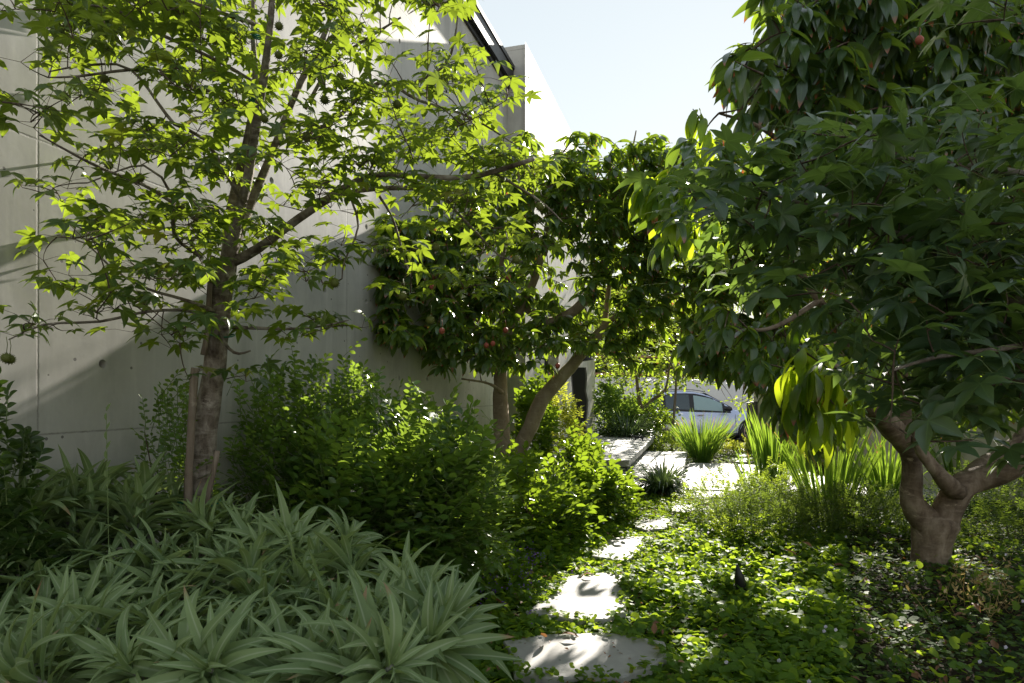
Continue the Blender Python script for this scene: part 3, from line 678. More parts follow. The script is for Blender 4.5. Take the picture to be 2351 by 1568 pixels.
balls = [Z1(450, 180), Z1(700, 310), Z1(700, 530), Z1(1170, 525), Z1(430, 645), Z1(630, 620), Z1(1420, 485), Z1(1455, 280), Z1(940, 1195), Z1(1230, 1230), Z1(1775, 800), Z1(730, 1110), Z1(1870, 370),
         Z1(2180, 670), Z1(2060, 920), Z1(2310, 570), (781, 178), (790, 195), (911, 240), (768, 650), (925, 680), (1000, 568), (1185, 597), (1240, 475), (988, 735), (14, 822), (22, 825), (640, 60)]
for px, py in balls: seed_ball(gum, at(px, py, min(gumY(px) - 0.1, 2.8)), 0.024 if px > 700 else 0.021)
for z_, r_ in ((1.3 - 0.49, 0.072), (1.3 + 0.25, 0.062)):
    g = Geo(); a = np.linspace(0, 6.283, 25); cx = at(455, 1122, 2.9)[0] if z_ < 1 else at(496, 772, 2.9)[0]
    tube(g, np.c_[cx + r_ * 1.25 * np.cos(a), 2.9 + r_ * np.sin(a), z_ + 0.01 * np.sin(2 * a)], np.full(25, 0.004), 5)
    shift(g, gum).build('tie', M['tie'], gum)
for px, py in ((590, 85), (583, 238), (545, 368)):
    g = Geo(); p = at(px, py, 2.95); a = np.linspace(0, 6.283 * 3, 37)
    tube(g, np.vstack([np.c_[p[0] + 0.022 * np.cos(a), p[1] + 0.022 * np.sin(a), p[2] + 0.0013 * a], [p + [0.04, -0.02, -0.015], p + [0.06, -0.03, -0.04]]]), np.full(39, 0.004), 4)
    shift(g, gum).build('ribbon', M['tie'], gum)
def stake(label, pts, rad):
    P, r_ = resample([at(*p) for p in pts], [rad] * len(pts), 0.05); loc = P[0].copy(); loc[2] = 0
    g = Geo(); tube(g, P, r_, 9, noise=0.12, seed=3); g.V = [v - loc for v in g.V]
    o = g.build('stake', M['wood']); o.location = tuple(loc); tag(o, label, 'stake', 'weathered stakes'); return o
stake('thick weathered grey stake split at its top left of the sweetgum trunk', [(428, 1550, 2.8), (430, 1300, 2.8), (433, 1100, 2.8), (443, 900, 2.8), (449, 845, 2.8)], 0.017)
stake('thin leaning timber stake on the right of the sweetgum trunk base', [(462, 1570, 2.82), (470, 1200, 2.82), (486, 1100, 2.82), (499, 1035, 2.82)], 0.012)
stake('upper piece of broken stake bound to the sweetgum trunk below the lowest branches', [(466, 815, 2.83), (476, 760, 2.84), (483, 640, 2.86), (488, 590, 2.9)], 0.012)

# ------------------------------------------------------------------ litchi tree in the middle
lit = root_at('litchi_tree', [0, 7.4, 0], 'litchi tree with two smooth trunks and red fruit in the middle of the garden', 'tree')
LS = [('trunk', [(1180, 1180, 7.4, 52), (1176, 1120, 7.4, 48), (1168, 1060, 7.4, 44), (1153, 1010, 7.4, 38), (1150, 960, 7.4, 36), (1148, 880, 7.4, 32), (1152, 820, 7.3, 29), (1172, 750, 7.2, 24), (1210, 680, 7.1, 20), (1240, 600, 7.0, 15), (1260, 480, 7.0, 9), (1270, 370, 7.0, 4)]),
      ('trunk', [(1172, 1085, 7.4, 40), (1190, 1035, 7.38, 38), (1215, 985, 7.3, 36), (1240, 925, 7.3, 34), (1278, 877, 7.3, 32), (1320, 831, 7.3, 28), (1345, 797, 7.3, 25), (1385, 756, 7.3, 24), (1425, 720, 7.3, 20), (1470, 660, 7.3, 14), (1500, 560, 7.3, 8)]),
      ('branch', [(1200, 700, 7.15, 22), (1260, 740, 7.2, 24), (1325, 708, 7.1, 24), (1354, 667, 7.1, 22), (1376, 625, 7.1, 20), (1410, 540, 7.1, 14), (1440, 400, 7.1, 7), (1460, 300, 7.1, 3)]),
      ('branch', [(1385, 756, 7.3, 16), (1390, 720, 7.35, 13), (1396, 670, 7.4, 11), (1405, 600, 7.5, 7)]),
      ('branch', [(1420, 722, 7.3, 12), (1520, 690, 7.2, 8), (1620, 640, 7.1, 5)]),
      ('branch', [(1150, 850, 7.3, 16), (1110, 780, 6.9, 12), (1050, 700, 6.5, 9), (980, 600, 6.0, 6), (940, 500, 5.8, 4)]),
      ('branch', [(1180, 720, 7.2, 14), (1150, 620, 7.0, 11), (1180, 480, 6.9, 8), (1200, 340, 6.9, 4)]),
      ('branch', [(1152, 900, 7.3, 10), (1120, 880, 7.0, 6), (1060, 870, 6.7, 4)])]
pool = branches(LS, lit, M['pbark'], nz=0.08)
BG = {2: '............001210000', 3: '............6665543000', 4: '...........4899986400', 5: '.........36899998860', 6: '.........68999889983', 7: '.........48877447860', 8: '..........388831110', 9: '..........22200'}
P2 = grid(BG, 5.8, rg)
P2 = np.array([p for p in P2 if p[1] < 845 and p[1] > 268 + 60 * abs(math.sin(p[0] * 0.021)) and not (p[0] > 1270 and p[0] < 1400 and p[1] > 800 and p[0] > 1560 - p[1])])
c0 = at(1270, 640, 7.0)
tips = []
for px, py in P2:
    Yc = 7.0 - 1.1 * max(0, (1150 - px) / 250)
    tips.append(at(px, py, min(Yc + rg.uniform(-0.8, 0.8), wallY(px) - 0.25)))
tips = sunny(np.array(tips), 0.16, SUNLIT[6:] + [np.array(t_) for t_ in ((-0.6, 3.9, 1.15), (-0.35, 4.2, 1.0), (-1.1, 3.9, 1.35), (-0.15, 4.0, 0.7), (-0.8, 3.5, 1.0), (-0.5, 4.5, 1.2))])
g = Geo(); grow(g, tips, pool, 0.008, 0.002, 1, rg=rg)
ax = nrm(tips - c0 + [0, 0, 0.3]); rosettes(g, tips, ax, 9, 13, 0.155, rg, LITCHI, wid=1.25, droop=(-1.2, 0.2))
shift(g, lit).build('crown', [M['litchi'], M['twig']], lit)
def fruit(parent, p, r=0.02):
    g = Geo(); nl, nn = 8, 12
    V = [(r * math.sin(math.pi * i / nl) * math.cos(6.283 * j / nn), r * math.sin(math.pi * i / nl) * math.sin(6.283 * j / nn), r * 1.08 * math.cos(math.pi * i / nl)) for i in range(nl + 1) for j in range(nn)]
    V = [tuple(np.array(v) * (1 + 0.05 * math.sin(i * 2.7))) for i, v in enumerate(V)]
    g.add(V, [(i * nn + j, i * nn + (j + 1) % nn, (i + 1) * nn + (j + 1) % nn, (i + 1) * nn + j) for i in range(nl) for j in range(nn)])
    tube(g, [(0, 0, r), (0.004, 0, r + 0.03), (0, 0, r + 0.07)], [0.0015] * 3, 4)
    o = g.build('litchi_fruit', M['lfruit'], parent); o.location = tuple(np.asarray(p) - np.array(parent.location))
for px, py, Yf in ((1160, 758, 6.0), (1116, 793, 5.9), (1131, 789, 5.9), (993, 658, 4.9), (1280, 840, 6.1), (1014, 760, 5.2), (1167, 637, 5.9), (1630, 616, 6.2)): fruit(lit, at(px, py, Yf), 0.024)

# ------------------------------------------------------------------ big litchi on the right
big = root_at('litchi_tree', [3.03, 4.76, 0], 'large dark litchi tree with a thick forked pale trunk on the right side', 'tree')
CS = [('trunk', [(2129, 1345, 4.76, 92), (2130, 1300, 4.76, 74), (2138, 1245, 4.76, 80), (2146, 1200, 4.76, 96), (2150, 1185, 4.76, 80)]),
      ('branch', [(2140, 1215, 4.76, 64), (2112, 1180, 4.75, 60), (2093, 1150, 4.74, 50), (2092, 1105, 4.72, 44), (2092, 1060, 4.7, 44), (2080, 1020, 4.65, 50), (2050, 985, 4.5, 50), (2010, 942, 4.3, 46), (1968, 900, 4.05, 42), (1935, 850, 3.75, 38), (1906, 797, 3.5, 37)]),
      ('branch', [(2075, 1010, 4.66, 36), (2074, 960, 4.7, 33), (2072, 900, 4.7, 31), (2060, 780, 4.6, 26), (2020, 600, 4.4, 20), (1960, 430, 4.2, 16), (1900, 280, 4.0, 11), (1850, 120, 4.0, 6)]),
      ('branch', [(2150, 1225, 4.76, 74), (2176, 1170, 4.75, 66), (2200, 1125, 4.72, 62), (2240, 1100, 4.7, 54), (2295, 1085, 4.6, 52), (2345, 1055, 4.5, 52), (2420, 1000, 4.4, 44), (2500, 880, 4.4, 36), (2480, 600, 4.4, 24)]),
      ('branch', [(2215, 1105, 4.8, 34), (2250, 1066, 4.9, 30), (2300, 1040, 5.0, 28), (2380, 960, 5.1, 22)]),
      ('branch', [(2195, 1128, 4.66, 44), (2176, 1112, 4.55, 42), (2150, 1082, 4.5, 32), (2125, 1050, 4.5, 28), (2108, 1010, 4.5, 24), (2120, 900, 4.45, 20), (2160, 700, 4.4, 16), (2200, 400, 4.3, 10), (2200, 150, 4.2, 6)]),
      ('branch', [(1962, 895, 4.02, 24), (1930, 760, 4.0, 20), (1880, 690, 3.8, 18), (1820, 600, 3.7, 14), (1740, 480, 3.4, 10), (1640, 430, 3.1, 7), (1560, 410, 2.9, 4)]),
      ('branch', [(1880, 690, 3.8, 14), (1780, 750, 3.6, 10), (1690, 760, 3.5, 7)]),
      ('branch', [(1975, 480, 4.25, 18), (1900, 410, 3.9, 20), (1830, 355, 3.6, 16), (1740, 290, 3.3, 9), (1650, 260, 3.1, 5)]),
      ('branch', [(1966, 900, 4.0, 18), (1930, 850, 3.2, 14), (1880, 830, 2.6, 9), (1830, 840, 2.3, 5)])]
pool = branches(CS, big, M['lbark'], nz=0.09)
g = Geo(); p = at(1906, 797, 3.5); tube(g, [p, p + nrm(p - at(1935, 850, 3.75)) * 0.006], [0.037 * 1.14, 0.035 * 1.14], 14); shift(g, big).build('cut_end', M['cut'], big)
g = Geo()
C1 = {-1: '.................26888888', 0: '.................16888888', 1: '................2788888888', 2: '...............15788888878', 3: '...............56788888851', 4: '...............4677665444', 5: '...............1122455544', 6: '.................1345665', 7: '..................1244433'}
def cfilter(P):      # outline of the crown against the sky
    e = [(0, 1745), (60, 1700), (130, 1680), (180, 1640), (240, 1595), (330, 1570), (380, 1540), (450, 1490), (1568, 1400)]
    ys_, xs_ = zip(*e); return np.array([p for p in P if p[0] > np.interp(p[1], ys_, xs_)])
P2 = cfilter(grid(C1, 1.7, rg)); tips = np.array([at(px, py, np.clip(3.3 + (px - 1600) / 700 * 0.9 + rg.uniform(-0.5, 0.7), 2.7, 5)) for px, py in P2])
C1b = {0: '.................16888888', 1: '................2788888888', 2: '................588888886', 3: '................578888873', 4: '.................57877', 5: '..................466666', 6: '..................455566', 7: '..................445577', 8: '..................665566', 9: '.....................455'}
P3 = cfilter(grid(C1b, 2.6, rg)); t3 = np.array([at(px, py, rg.uniform(4.6, 7.5)) for px, py in P3])
tips = sunny(tips, 0.26); t3 = sunny(t3, 0.26)
allt = np.concatenate([tips, t3]); grow(g, allt, pool, 0.008, 0.002, 1, rg=rg)
cc = at(2050, 600, 4.5)
rosettes(g, tips, nrm(tips - cc + [0, 0, 0.4]), 7, 11, 0.185, rg, BIGL, droop=(-1.9, -0.1), wid=1.05)
rosettes(g, t3, nrm(t3 - cc + [0, 0, 0.4]), 9, 12, 0.16, rg, LITCHI, mat=2, wid=1.3)
C2 = {7: '................35554', 8: '................68765', 9: '................0156', 10: '.................001'}
P2 = grid(C2, 2.6, rg); tips = np.array([at(px, py, rg.uniform(3.2, 4.0)) for px, py in P2 if (py < 880 or px > 1740) and not (px < 1700 and py > 850)]); tips = sunny(tips, 0.2); grow(g, tips, pool, 0.006, 0.002, 1, rg=rg)
rosettes(g, tips, nrm(tips - at(1780, 700, 4.0) + [0, 0, 0.2]), 8, 12, 0.13, rg, LITCHI, mat=2, droop=(-1.8, -0.1), wid=1.25)
# the sunlit hanging sprays that reach towards the viewer
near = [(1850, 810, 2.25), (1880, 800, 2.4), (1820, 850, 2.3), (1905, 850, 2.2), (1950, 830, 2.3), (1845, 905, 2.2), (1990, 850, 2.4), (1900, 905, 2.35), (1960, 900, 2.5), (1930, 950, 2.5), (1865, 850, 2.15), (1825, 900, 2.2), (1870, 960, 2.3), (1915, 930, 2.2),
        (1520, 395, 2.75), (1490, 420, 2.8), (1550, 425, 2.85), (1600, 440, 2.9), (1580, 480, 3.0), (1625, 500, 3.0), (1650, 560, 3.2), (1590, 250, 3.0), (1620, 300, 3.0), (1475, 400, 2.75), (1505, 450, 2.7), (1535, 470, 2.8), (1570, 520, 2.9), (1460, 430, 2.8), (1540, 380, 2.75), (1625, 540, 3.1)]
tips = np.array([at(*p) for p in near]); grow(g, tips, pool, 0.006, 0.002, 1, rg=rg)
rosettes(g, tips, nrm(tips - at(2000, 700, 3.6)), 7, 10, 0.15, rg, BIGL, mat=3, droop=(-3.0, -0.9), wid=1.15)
shift(g, big).build('crown', [M['litchn'], M['twig'], M['litchi'], M['litchlit']], big)
for px, py, Yf in ((2110, 92, 2.9), (1885, 660, 3.3), (1905, 668, 3.3)): fruit(big, at(px, py, Yf), 0.018)

# ------------------------------------------------------------------ foreground sweetgum on the right
fg = root_at('sweetgum_tree', [1.75, 1.5, 0], 'sweetgum with large dark star leaves filling the right foreground', 'tree')
FS = [('trunk', [(2925, 2200, 1.5, 90), (2900, 1500, 1.5, 80), (2860, 1000, 1.5, 70), (2820, 600, 1.5, 60), (2780, 0, 1.5, 40)]),
      ('branch', [(2855, 950, 1.5, 40), (2600, 800, 1.55, 30), (2351, 700, 1.6, 26), (2230, 640, 1.65, 22), (2120, 560, 1.7, 18), (2000, 520, 1.75, 13), (1850, 470, 1.8, 8), (1750, 440, 1.85, 5)]),
      ('branch', [(2830, 600, 1.5, 30), (2550, 450, 1.6, 24), (2351, 400, 1.65, 20), (2200, 380, 1.75, 14), (2050, 360, 1.85, 8)]),
      ('branch', [(2500, 760, 1.57, 18), (2300, 800, 1.5, 14), (2150, 820, 1.5, 10), (2050, 850, 1.5, 6)]),
      ('branch', [(2800, 200, 1.5, 24), (2500, 80, 1.5, 14), (2351, 10, 1.5, 8)])]
pool = branches(FS, fg, M['bark'])
DG = {-1: '......................35', 0: '......................13', 1: '.......................1', 2: '...................01123', 3: '..................3554457', 4: '................677777888', 5: '................578888888', 6: '.................44678888', 7: '....................67888', 8: '....................57788', 9: '....................46678', 10: '.....................2345'}
P2 = grid(DG, 0.72, rg)
tips = np.array([at(px, py, np.clip(1.95 - (px - 1600) / 750 * 0.3 - (py - 400) / 600 * 0.15 + rg.uniform(-0.2, 0.3), 1.3, 2.3)) for px, py in P2])
g = Geo(); dirs = grow(g, tips, pool, 0.004, 0.0015, 1, rg=rg)
star_crown(g, tips, dirs, 2, 4, 0.14, rg, jit=0.5, pet=0.8, mat=0, petmat=2)
shift(g, fg).build('crown', [M['gumd'], M['twig'], M['stem']], fg)

# ------------------------------------------------------------------ generic leafy bushes
def ellips(c, r, n, rg, shell=0.45, zmin=0.02):
    u = nrm(rg.normal(size=(n, 3))); rr = 1 - shell * rg.random(n) ** 1.5
    p = np.asarray(c) + u * rr[:, None] * np.asarray(r); return p[p[:, 2] > zmin]
def leafy(g, tips, cen, tm, ls, per, rg, mat=0, spread=0.09, stem=None, up=0.5, wallmargin=True, droop=0.0):
    """short shoots bearing alternate leaflets"""
    out = nrm(tips - cen) * 0.9 + rg.normal(0, 0.4, (len(tips), 3)) + [0, 0, up]
    out = nrm(out); pos = []; dd = []; upv = []; s_ = []; rn = []
    for t, d in zip(tips, out):
        side = nrm(np.cross(d, [0.1, 0.2, 1])); upn = np.cross(side, d); upn = upn if upn[2] > 0 else -upn
        k = max(3, int(per + rg.integers(-2, 3))); tone = rg.random() ** 1.3 * 0.7
        if stem is not None: tube(g, [t - d * spread * 1.2, t, t + d * spread], [0.002, 0.0016, 0.001], 3, stem, cap=False)
        for i in range(k):
            f = (i + 0.3) / k; sgn = 1 if i % 2 else -1
            pos.append(t + d * spread * (f * 1.6 - 0.6)); dd.append(d * (0.3 + f * 0.6) + side * sgn * (1.2 - 0.7 * f) + [0, 0, droop - 0.1] + rg.normal(0, 0.15, 3)); upv.append(upn + rg.normal(0, 0.35, 3) + [0, 0, 0.4])
            s_.append(ls * rg.uniform(0.65, 1.15)); rn.append(min(1.0, tone + rg.random() * 0.3))
    if pos: inst(g, tm, np.array(pos), frames(np.array(dd), np.array(upv)), np.array(s_), np.array(rn), mat)
def bush(name, label, cat, base, ells, nsh, tm, mat, ls, per, stems=6, spread=0.09, group=None, up=0.5, sr=0.008, zmin=0.03, bark='twig', droop=0.0, clipwall=True):
    r_ = root_at(name, base, label, cat, group); base = np.array(base, float); g = Geo(); tot = sum(np.prod(e[1]) ** 0.67 for e in ells); alltips = []
    for c, rad in ells:
        n_ = int(nsh * np.prod(rad) ** 0.67 / tot); t = ellips(c, rad, n_, rg, 0.5, zmin)
        big_ = rg.random(len(t)) < 0.14; t[big_] = np.asarray(c) + (t[big_] - c) * rg.uniform(1.05, 1.35, (big_.sum(), 1)); t = t + 0.05 * np.stack([np.sin(t[:, 1] * 17 + t[:, 2] * 9), np.sin(t[:, 0] * 15), np.sin(t[:, 0] * 13 + t[:, 1] * 11)], 1); t = t[t[:, 2] > zmin]
        if clipwall:
            q_ = (t[:, 0] - O_[0]) * Nn[0] + t[:, 1] * Nn[1]; s__ = (t[:, 0] - O_[0]) * D_[0] + t[:, 1] * D_[1]
            t = t[q_ > np.where(s__ > S_BLK - 0.05, QB + 0.08, 0.08)]
        leafy(g, t, np.asarray(c) - [0, 0, rad[2] * 0.3], tm, ls, per, rg, 0, spread, 1, up, droop=droop); alltips.append(t)
    shift(g, r_).build('foliage', [M[mat], M['stem'] if bark == 'twig' else M[bark]], r_)
    at_ = np.concatenate(alltips)
    for i in range(min(stems, 5)):
        gs = Geo()
        t = at_[rg.integers(len(at_))]; b = base + [rg.normal(0, 0.05), rg.normal(0, 0.05), 0]
        P, rr = resample([b, b * 0.55 + t * 0.45 + [0, 0, 0.1], t], [sr, sr * 0.7, sr * 0.25], 0.06); tube(gs, P, rr, 6, noise=0.08); shift(gs, r_).build('stem', M['twig'], r_)
    return r_
bush('jessamine_shrub', 'tall glossy green shrub behind the sweetgum trunk, reaching highest against the wall', 'shrub', [-1.25, 3.95, 0],
     [([-1.35, 3.85, 0.72], [0.35, 0.35, 0.72]), ([-1.0, 4.2, 0.8], [0.45, 0.35, 0.62]), ([-0.62, 4.55, 0.55], [0.4, 0.35, 0.55])], 2500, OVAL, 'mur', 0.046, 7, 14, 0.08, up=0.15)
bush('jessamine_shrub', 'broad glossy bright green shrub in front of the wall, left of the two litchi trunks', 'shrub', [-0.5, 4.1, 0],
     [([-0.95, 3.6, 0.58], [0.45, 0.35, 0.55]), ([-0.5, 3.85, 0.62], [0.48, 0.45, 0.58]), ([-0.38, 4.3, 0.5], [0.3, 0.4, 0.55]), ([-0.68, 4.9, 0.55], [0.32, 0.4, 0.55])], 1650, OVAL, 'mur', 0.074, 7, 16, 0.11, up=0.1)
bush('jessamine_shrub', 'sparse small shrub with thin twigs between the weathered stake and the wall', 'shrub', [-1.5, 3.0, 0],
     [([-1.52, 2.95, 0.95], [0.16, 0.14, 0.42]), ([-1.45, 3.0, 0.5], [0.2, 0.14, 0.4])], 260, OVAL, 'mur', 0.032, 8, 7, 0.07)
bush('camellia_shrub', 'dark shrub with dead flower heads at the left edge of the picture by the wall', 'shrub', [-1.85, 2.35, 0],
     [([-1.82, 2.3, 0.85], [0.15, 0.18, 0.42]), ([-1.78, 2.35, 0.55], [0.18, 0.18, 0.35])], 270, VIB, 'cam', 0.05, 7, 7, 0.06)
# bright broad leaved shrubs in the middle
bush('viburnum_shrub', 'glossy broad leaved shrub catching the sun in front of the litchi trunks', 'shrub', [0.15, 5.4, 0],
     [([0.2, 5.4, 0.32], [0.36, 0.4, 0.38]), ([0.42, 5.8, 0.22], [0.3, 0.4, 0.28]), ([0.0, 5.7, 0.4], [0.3, 0.3, 0.36])], 420, VIB, 'vib', 0.085, 6, 10, 0.11)
bush('viburnum_shrub', 'sunlit broad leaved shrub left of the floating slabs with large round leaves', 'shrub', [0.85, 6.9, 0],
     [([0.7, 6.6, 0.28], [0.4, 0.45, 0.32]), ([0.98, 6.8, 0.18], [0.28, 0.42, 0.24]), ([0.8, 7.3, 0.4], [0.22, 0.3, 0.42])], 430, VIB, 'vib', 0.095, 6, 10, 0.12)
bush('viburnum_shrub', 'upright shrub with large backlit leaves behind the litchi trunks against the wall', 'shrub', [0.3, 8.3, 0],
     [([0.28, 8.2, 0.75], [0.22, 0.25, 0.75])], 150, VIB, 'vib', 0.11, 7, 5, 0.12)
bush('golden_shrub', 'yellow green fine leaved shrub growing before the dark house door', 'shrub', [0.6, 8.7, 0],
     [([0.62, 8.7, 0.65], [0.3, 0.3, 0.7])], 380, SLIM, 'gold', 0.07, 9, 6, 0.08)
bush('green_shrub', 'low dense dark mound of tiny leaves left of the reeds', 'shrub', [2.75, 6.4, 0.0],
     [([2.35, 5.9, 0.12], [0.65, 0.6, 0.34]), ([3.1, 5.9, 0.12], [0.7, 0.6, 0.34])], 4600, SMALL, 'creep', 0.022, 7, 3, 0.035, clipwall=False)
bush('feathery_shrub', 'feathery bright green low plant on top of the dark mound by the path', 'shrub', [2.4, 6.9, 0.0],
     [([2.2, 6.8, 0.16], [0.5, 0.35, 0.3]), ([2.9, 7.0, 0.18], [0.6, 0.35, 0.3]), ([1.9, 5.6, 0.02], [0.3, 0.5, 0.18])], 1700, SLIM, 'fine', 0.035, 9, 3, 0.04, clipwall=False)
bush('feathery_shrub', 'dark feathery low plants to the right of the thick litchi trunk', 'shrub', [4.3, 5.6, 0.0],
     [([4.1, 5.3, 0.08], [0.7, 0.6, 0.4]), ([4.6, 6.2, 0.15], [0.7, 0.7, 0.45])], 1700, SLIM, 'creep', 0.035, 9, 3, 0.05, clipwall=False)
gb = [([4.75, 13.7, 0], [([4.65, 13.7, 0.06], [0.3, 0.3, 0.2])], 'golden low shrub at the foot of the tall grass clump'),
      ([5.15, 13.8, 0], [([5.2, 13.9, 0.1], [0.3, 0.3, 0.28])], 'golden low shrub under the steel gate post'),
      ([4.9, 10.9, 0], [([4.75, 10.9, 0.12], [0.3, 0.3, 0.25]), ([5.2, 11.3, 0.1], [0.35, 0.3, 0.25])], 'golden shrub behind the upright reeds near the low wall')]
for b, e, l in gb: bush('golden_shrub', l, 'shrub', b, e, 420, OVAL, 'gold', 0.035, 7, 3, 0.05, clipwall=False)
bush('golden_shrub', 'greyish yellow small leaved shrub behind the middle step around the thin stake', 'shrub', [3.3, 13.5, 0],
     [([3.2, 13.6, 0.1], [0.5, 0.4, 0.32]), ([3.9, 13.3, 0.1], [0.35, 0.35, 0.25])], 800, SMALL, 'fine', 0.035, 8, 4, 0.05, clipwall=False)

# ------------------------------------------------------------------ strap leaved clumps
def clump(name, label, base, n, h, lean, tm, mat, wid=1.0, rad=0.08, group=None, seed=0, flowers=None):
    r_ = root_at(name, base, label, 'grass clump', group); g = Geo(); rg2 = np.random.default_rng(seed + 50)
    a = rg2.random(n) * 6.283; rr = rad * np.sqrt(rg2.random(n)); ln = lean * rg2.random(n) ** 0.8
    out = np.stack([np.cos(a), np.sin(a), np.zeros(n)], 1); pos = out * rr[:, None]
    ell = out * np.sin(ln)[:, None] + np.array([0, 0, 1.0]) * np.cos(ln)[:, None]
    upv = -out * np.cos(ln)[:, None] + np.array([0, 0, 1.0]) * np.sin(ln)[:, None]
    s_ = h * rg2.uniform(0.55, 1.08, n)
    inst(g, tm, pos, frames(ell, upv), np.stack([s_ * wid, s_, s_], 1), rg2.random(n), 0)
    g.build('blades', M[mat], r_); return r_
clump('grass_clump', 'tall arching sunlit grass clump in front of the silver car', gnd(1610, 1062, 0), 400, 0.95, 0.6, [BLADE[0], BLADE[4], BLADE[4], BLADE[1]], 'grass', 0.42, 0.17, seed=1)
clump('reed_clump', 'upright narrow reeds right of the large paving slab', gnd(1773, 1128, 0), 130, 1.1, 0.14, [BLADE[4], BLADE[4], BLADE[0]], 'grass', 0.65, 0.2, seed=2)
clump('reed_clump', 'short thin reeds just left of the upright reeds beside the slab', gnd(1732, 1132, 0), 70, 0.62, 0.55, [BLADE[0], BLADE[4], BLADE[1]], 'grass', 0.6, 0.12, seed=3)
clump('reed_clump', 'wide fan of dark green reeds left of the thick litchi trunk', gnd(1905, 1200, 0), 120, 1.1, 0.38, [BLADE[0], BLADE[4], BLADE[4]], 'grass', 0.6, 0.2, seed=4)
clump('reed_clump', 'shaded reeds directly behind the forked litchi trunk', gnd(2035, 1175, 0), 130, 1.0, 0.45, [BLADE[0], BLADE[1]], 'grass', 0.8, 0.14, seed=5)
clump('reed_clump', 'reeds seen through the fork of the thick litchi trunk before the grey wall', gnd(2195, 1130, 0), 130, 1.15, 0.5, [BLADE[0], BLADE[1]], 'grass', 0.7, 0.14, seed=6)
clump('mondo_grass', 'low dark arching grass clump in front of the middle step', gnd(1523, 1135, 0), 420, 0.6, 1.1, BLADE[1:4], 'lirio', 0.95, 0.1, seed=7)
clump('mondo_grass', 'dark flowering grass clump on the upper slab beside the black totem', [2.45, 13.9, 0.3], 420, 0.75, 1.25, BLADE[1:4], 'lirio', 1.1, 0.22, seed=8)
clump('mondo_grass', 'grass clump overhanging the near left corner of the upper slab', gnd(1378, 1085, 0), 260, 0.6, 1.0, BLADE[1:4], 'lirio', 0.9, 0.14, seed=9)
clump('mondo_grass', 'bright grass tuft at the foot of the black totem', gnd(1318, 1060, 0.1), 140, 0.6, 0.8, BLADE[:3], 'grass', 0.8, 0.12, seed=10)
clump('mondo_grass', 'small trailing grass clump between the viburnum leaves and the slabs', gnd(1440, 1105, 0), 160, 0.42, 1.2, BLADE[1:4], 'lirio', 0.9, 0.12, seed=11)
# tall weed stem in front of the wall
r_ = root_at('weed_stem', [-1.49, 2.4, 0], 'thin seeding grass stem standing alone before the concrete wall', 'plant'); g = Geo()
tube(g, [(0, 0, 0), (0.01, 0, 0.6), (0.0, 0, 1.22)], [0.002, 0.0018, 0.001], 4)
g.build('stem', M['stem'], r_); g = Geo()
pz = np.linspace(0.95, 1.23, 9); pp = np.stack([np.zeros(9), np.zeros(9), pz], 1)
inst(g, SLIM, pp, frames(np.stack([np.tile([0.3, -0.3], 5)[:9], np.zeros(9), np.ones(9)], 1), np.tile([0, -1.0, 0.1], (9, 1))), np.full(9, 0.035), rg.random(9)); g.build('seed_head', M['stem'], r_)

# ------------------------------------------------------------------ silver green foreground shrubs
Z7 = lambda x, y: (x * 0.3418, 1033 + y * 0.3418)
cen = [(60, 1175), (140, 1150), (215, 1120), (330, 1118), (395, 1135), (455, 1185), (110, 1215), (20, 1225), (560, 1215), (600, 1270), (730, 1290), Z7(1065, 720), Z7(640, 1200), Z7(300, 910), Z7(1720, 1020), Z7(1410, 1480), Z7(2240, 1110), Z7(1680, 800), Z7(1400, 640), Z7(840, 330), Z7(1960, 620), Z7(380, 620), Z7(90, 560), Z7(500, 250), Z7(150, 330),
       z8(510, 860), z8(480, 1320), z8(800, 1130), (985, 1481), z8(150, 600), z8(660, 990), (60, 1150), (140, 1480), (330, 1430), (20, 1540), (40, 1400), (650, 1480), (690, 1330), (860, 1400), (420, 1340), (250, 1350), (170, 1250), (900, 1530), (800, 1540), (560, 1450), (300, 1540), (720, 1540), (950, 1440), (640, 1230), (520, 1180), (330, 1160), (230, 1190)] + [(x + rng.uniform(-30, 30), y + rng.uniform(-25, 25)) for y in range(1180, 1640, 112) for x in range(-40, 1120, 118) if y > 1150 + max(0, x - 420) * 0.36 and y < 1620 and x < 960]
ech = [root_at('silver_shrub', b, l, 'shrub', None) for b, l in (([-1.5, 2.3, 0], 'silver green shrub in the bottom left corner of the picture'), ([-1.0, 2.75, 0], 'silver green shrub whose long leaves hide the foot of the sweetgum trunk'), ([-0.75, 1.95, 0], 'silver green shrub with long narrow leaves at the bottom, left of the nearest stone'), ([-0.35, 2.3, 0], 'rightmost silver green shrub leaning over the garden path'))]
ebase = np.array([list(e.location) for e in ech]); est = [Geo() for _ in ech]; rge = np.random.default_rng(3)
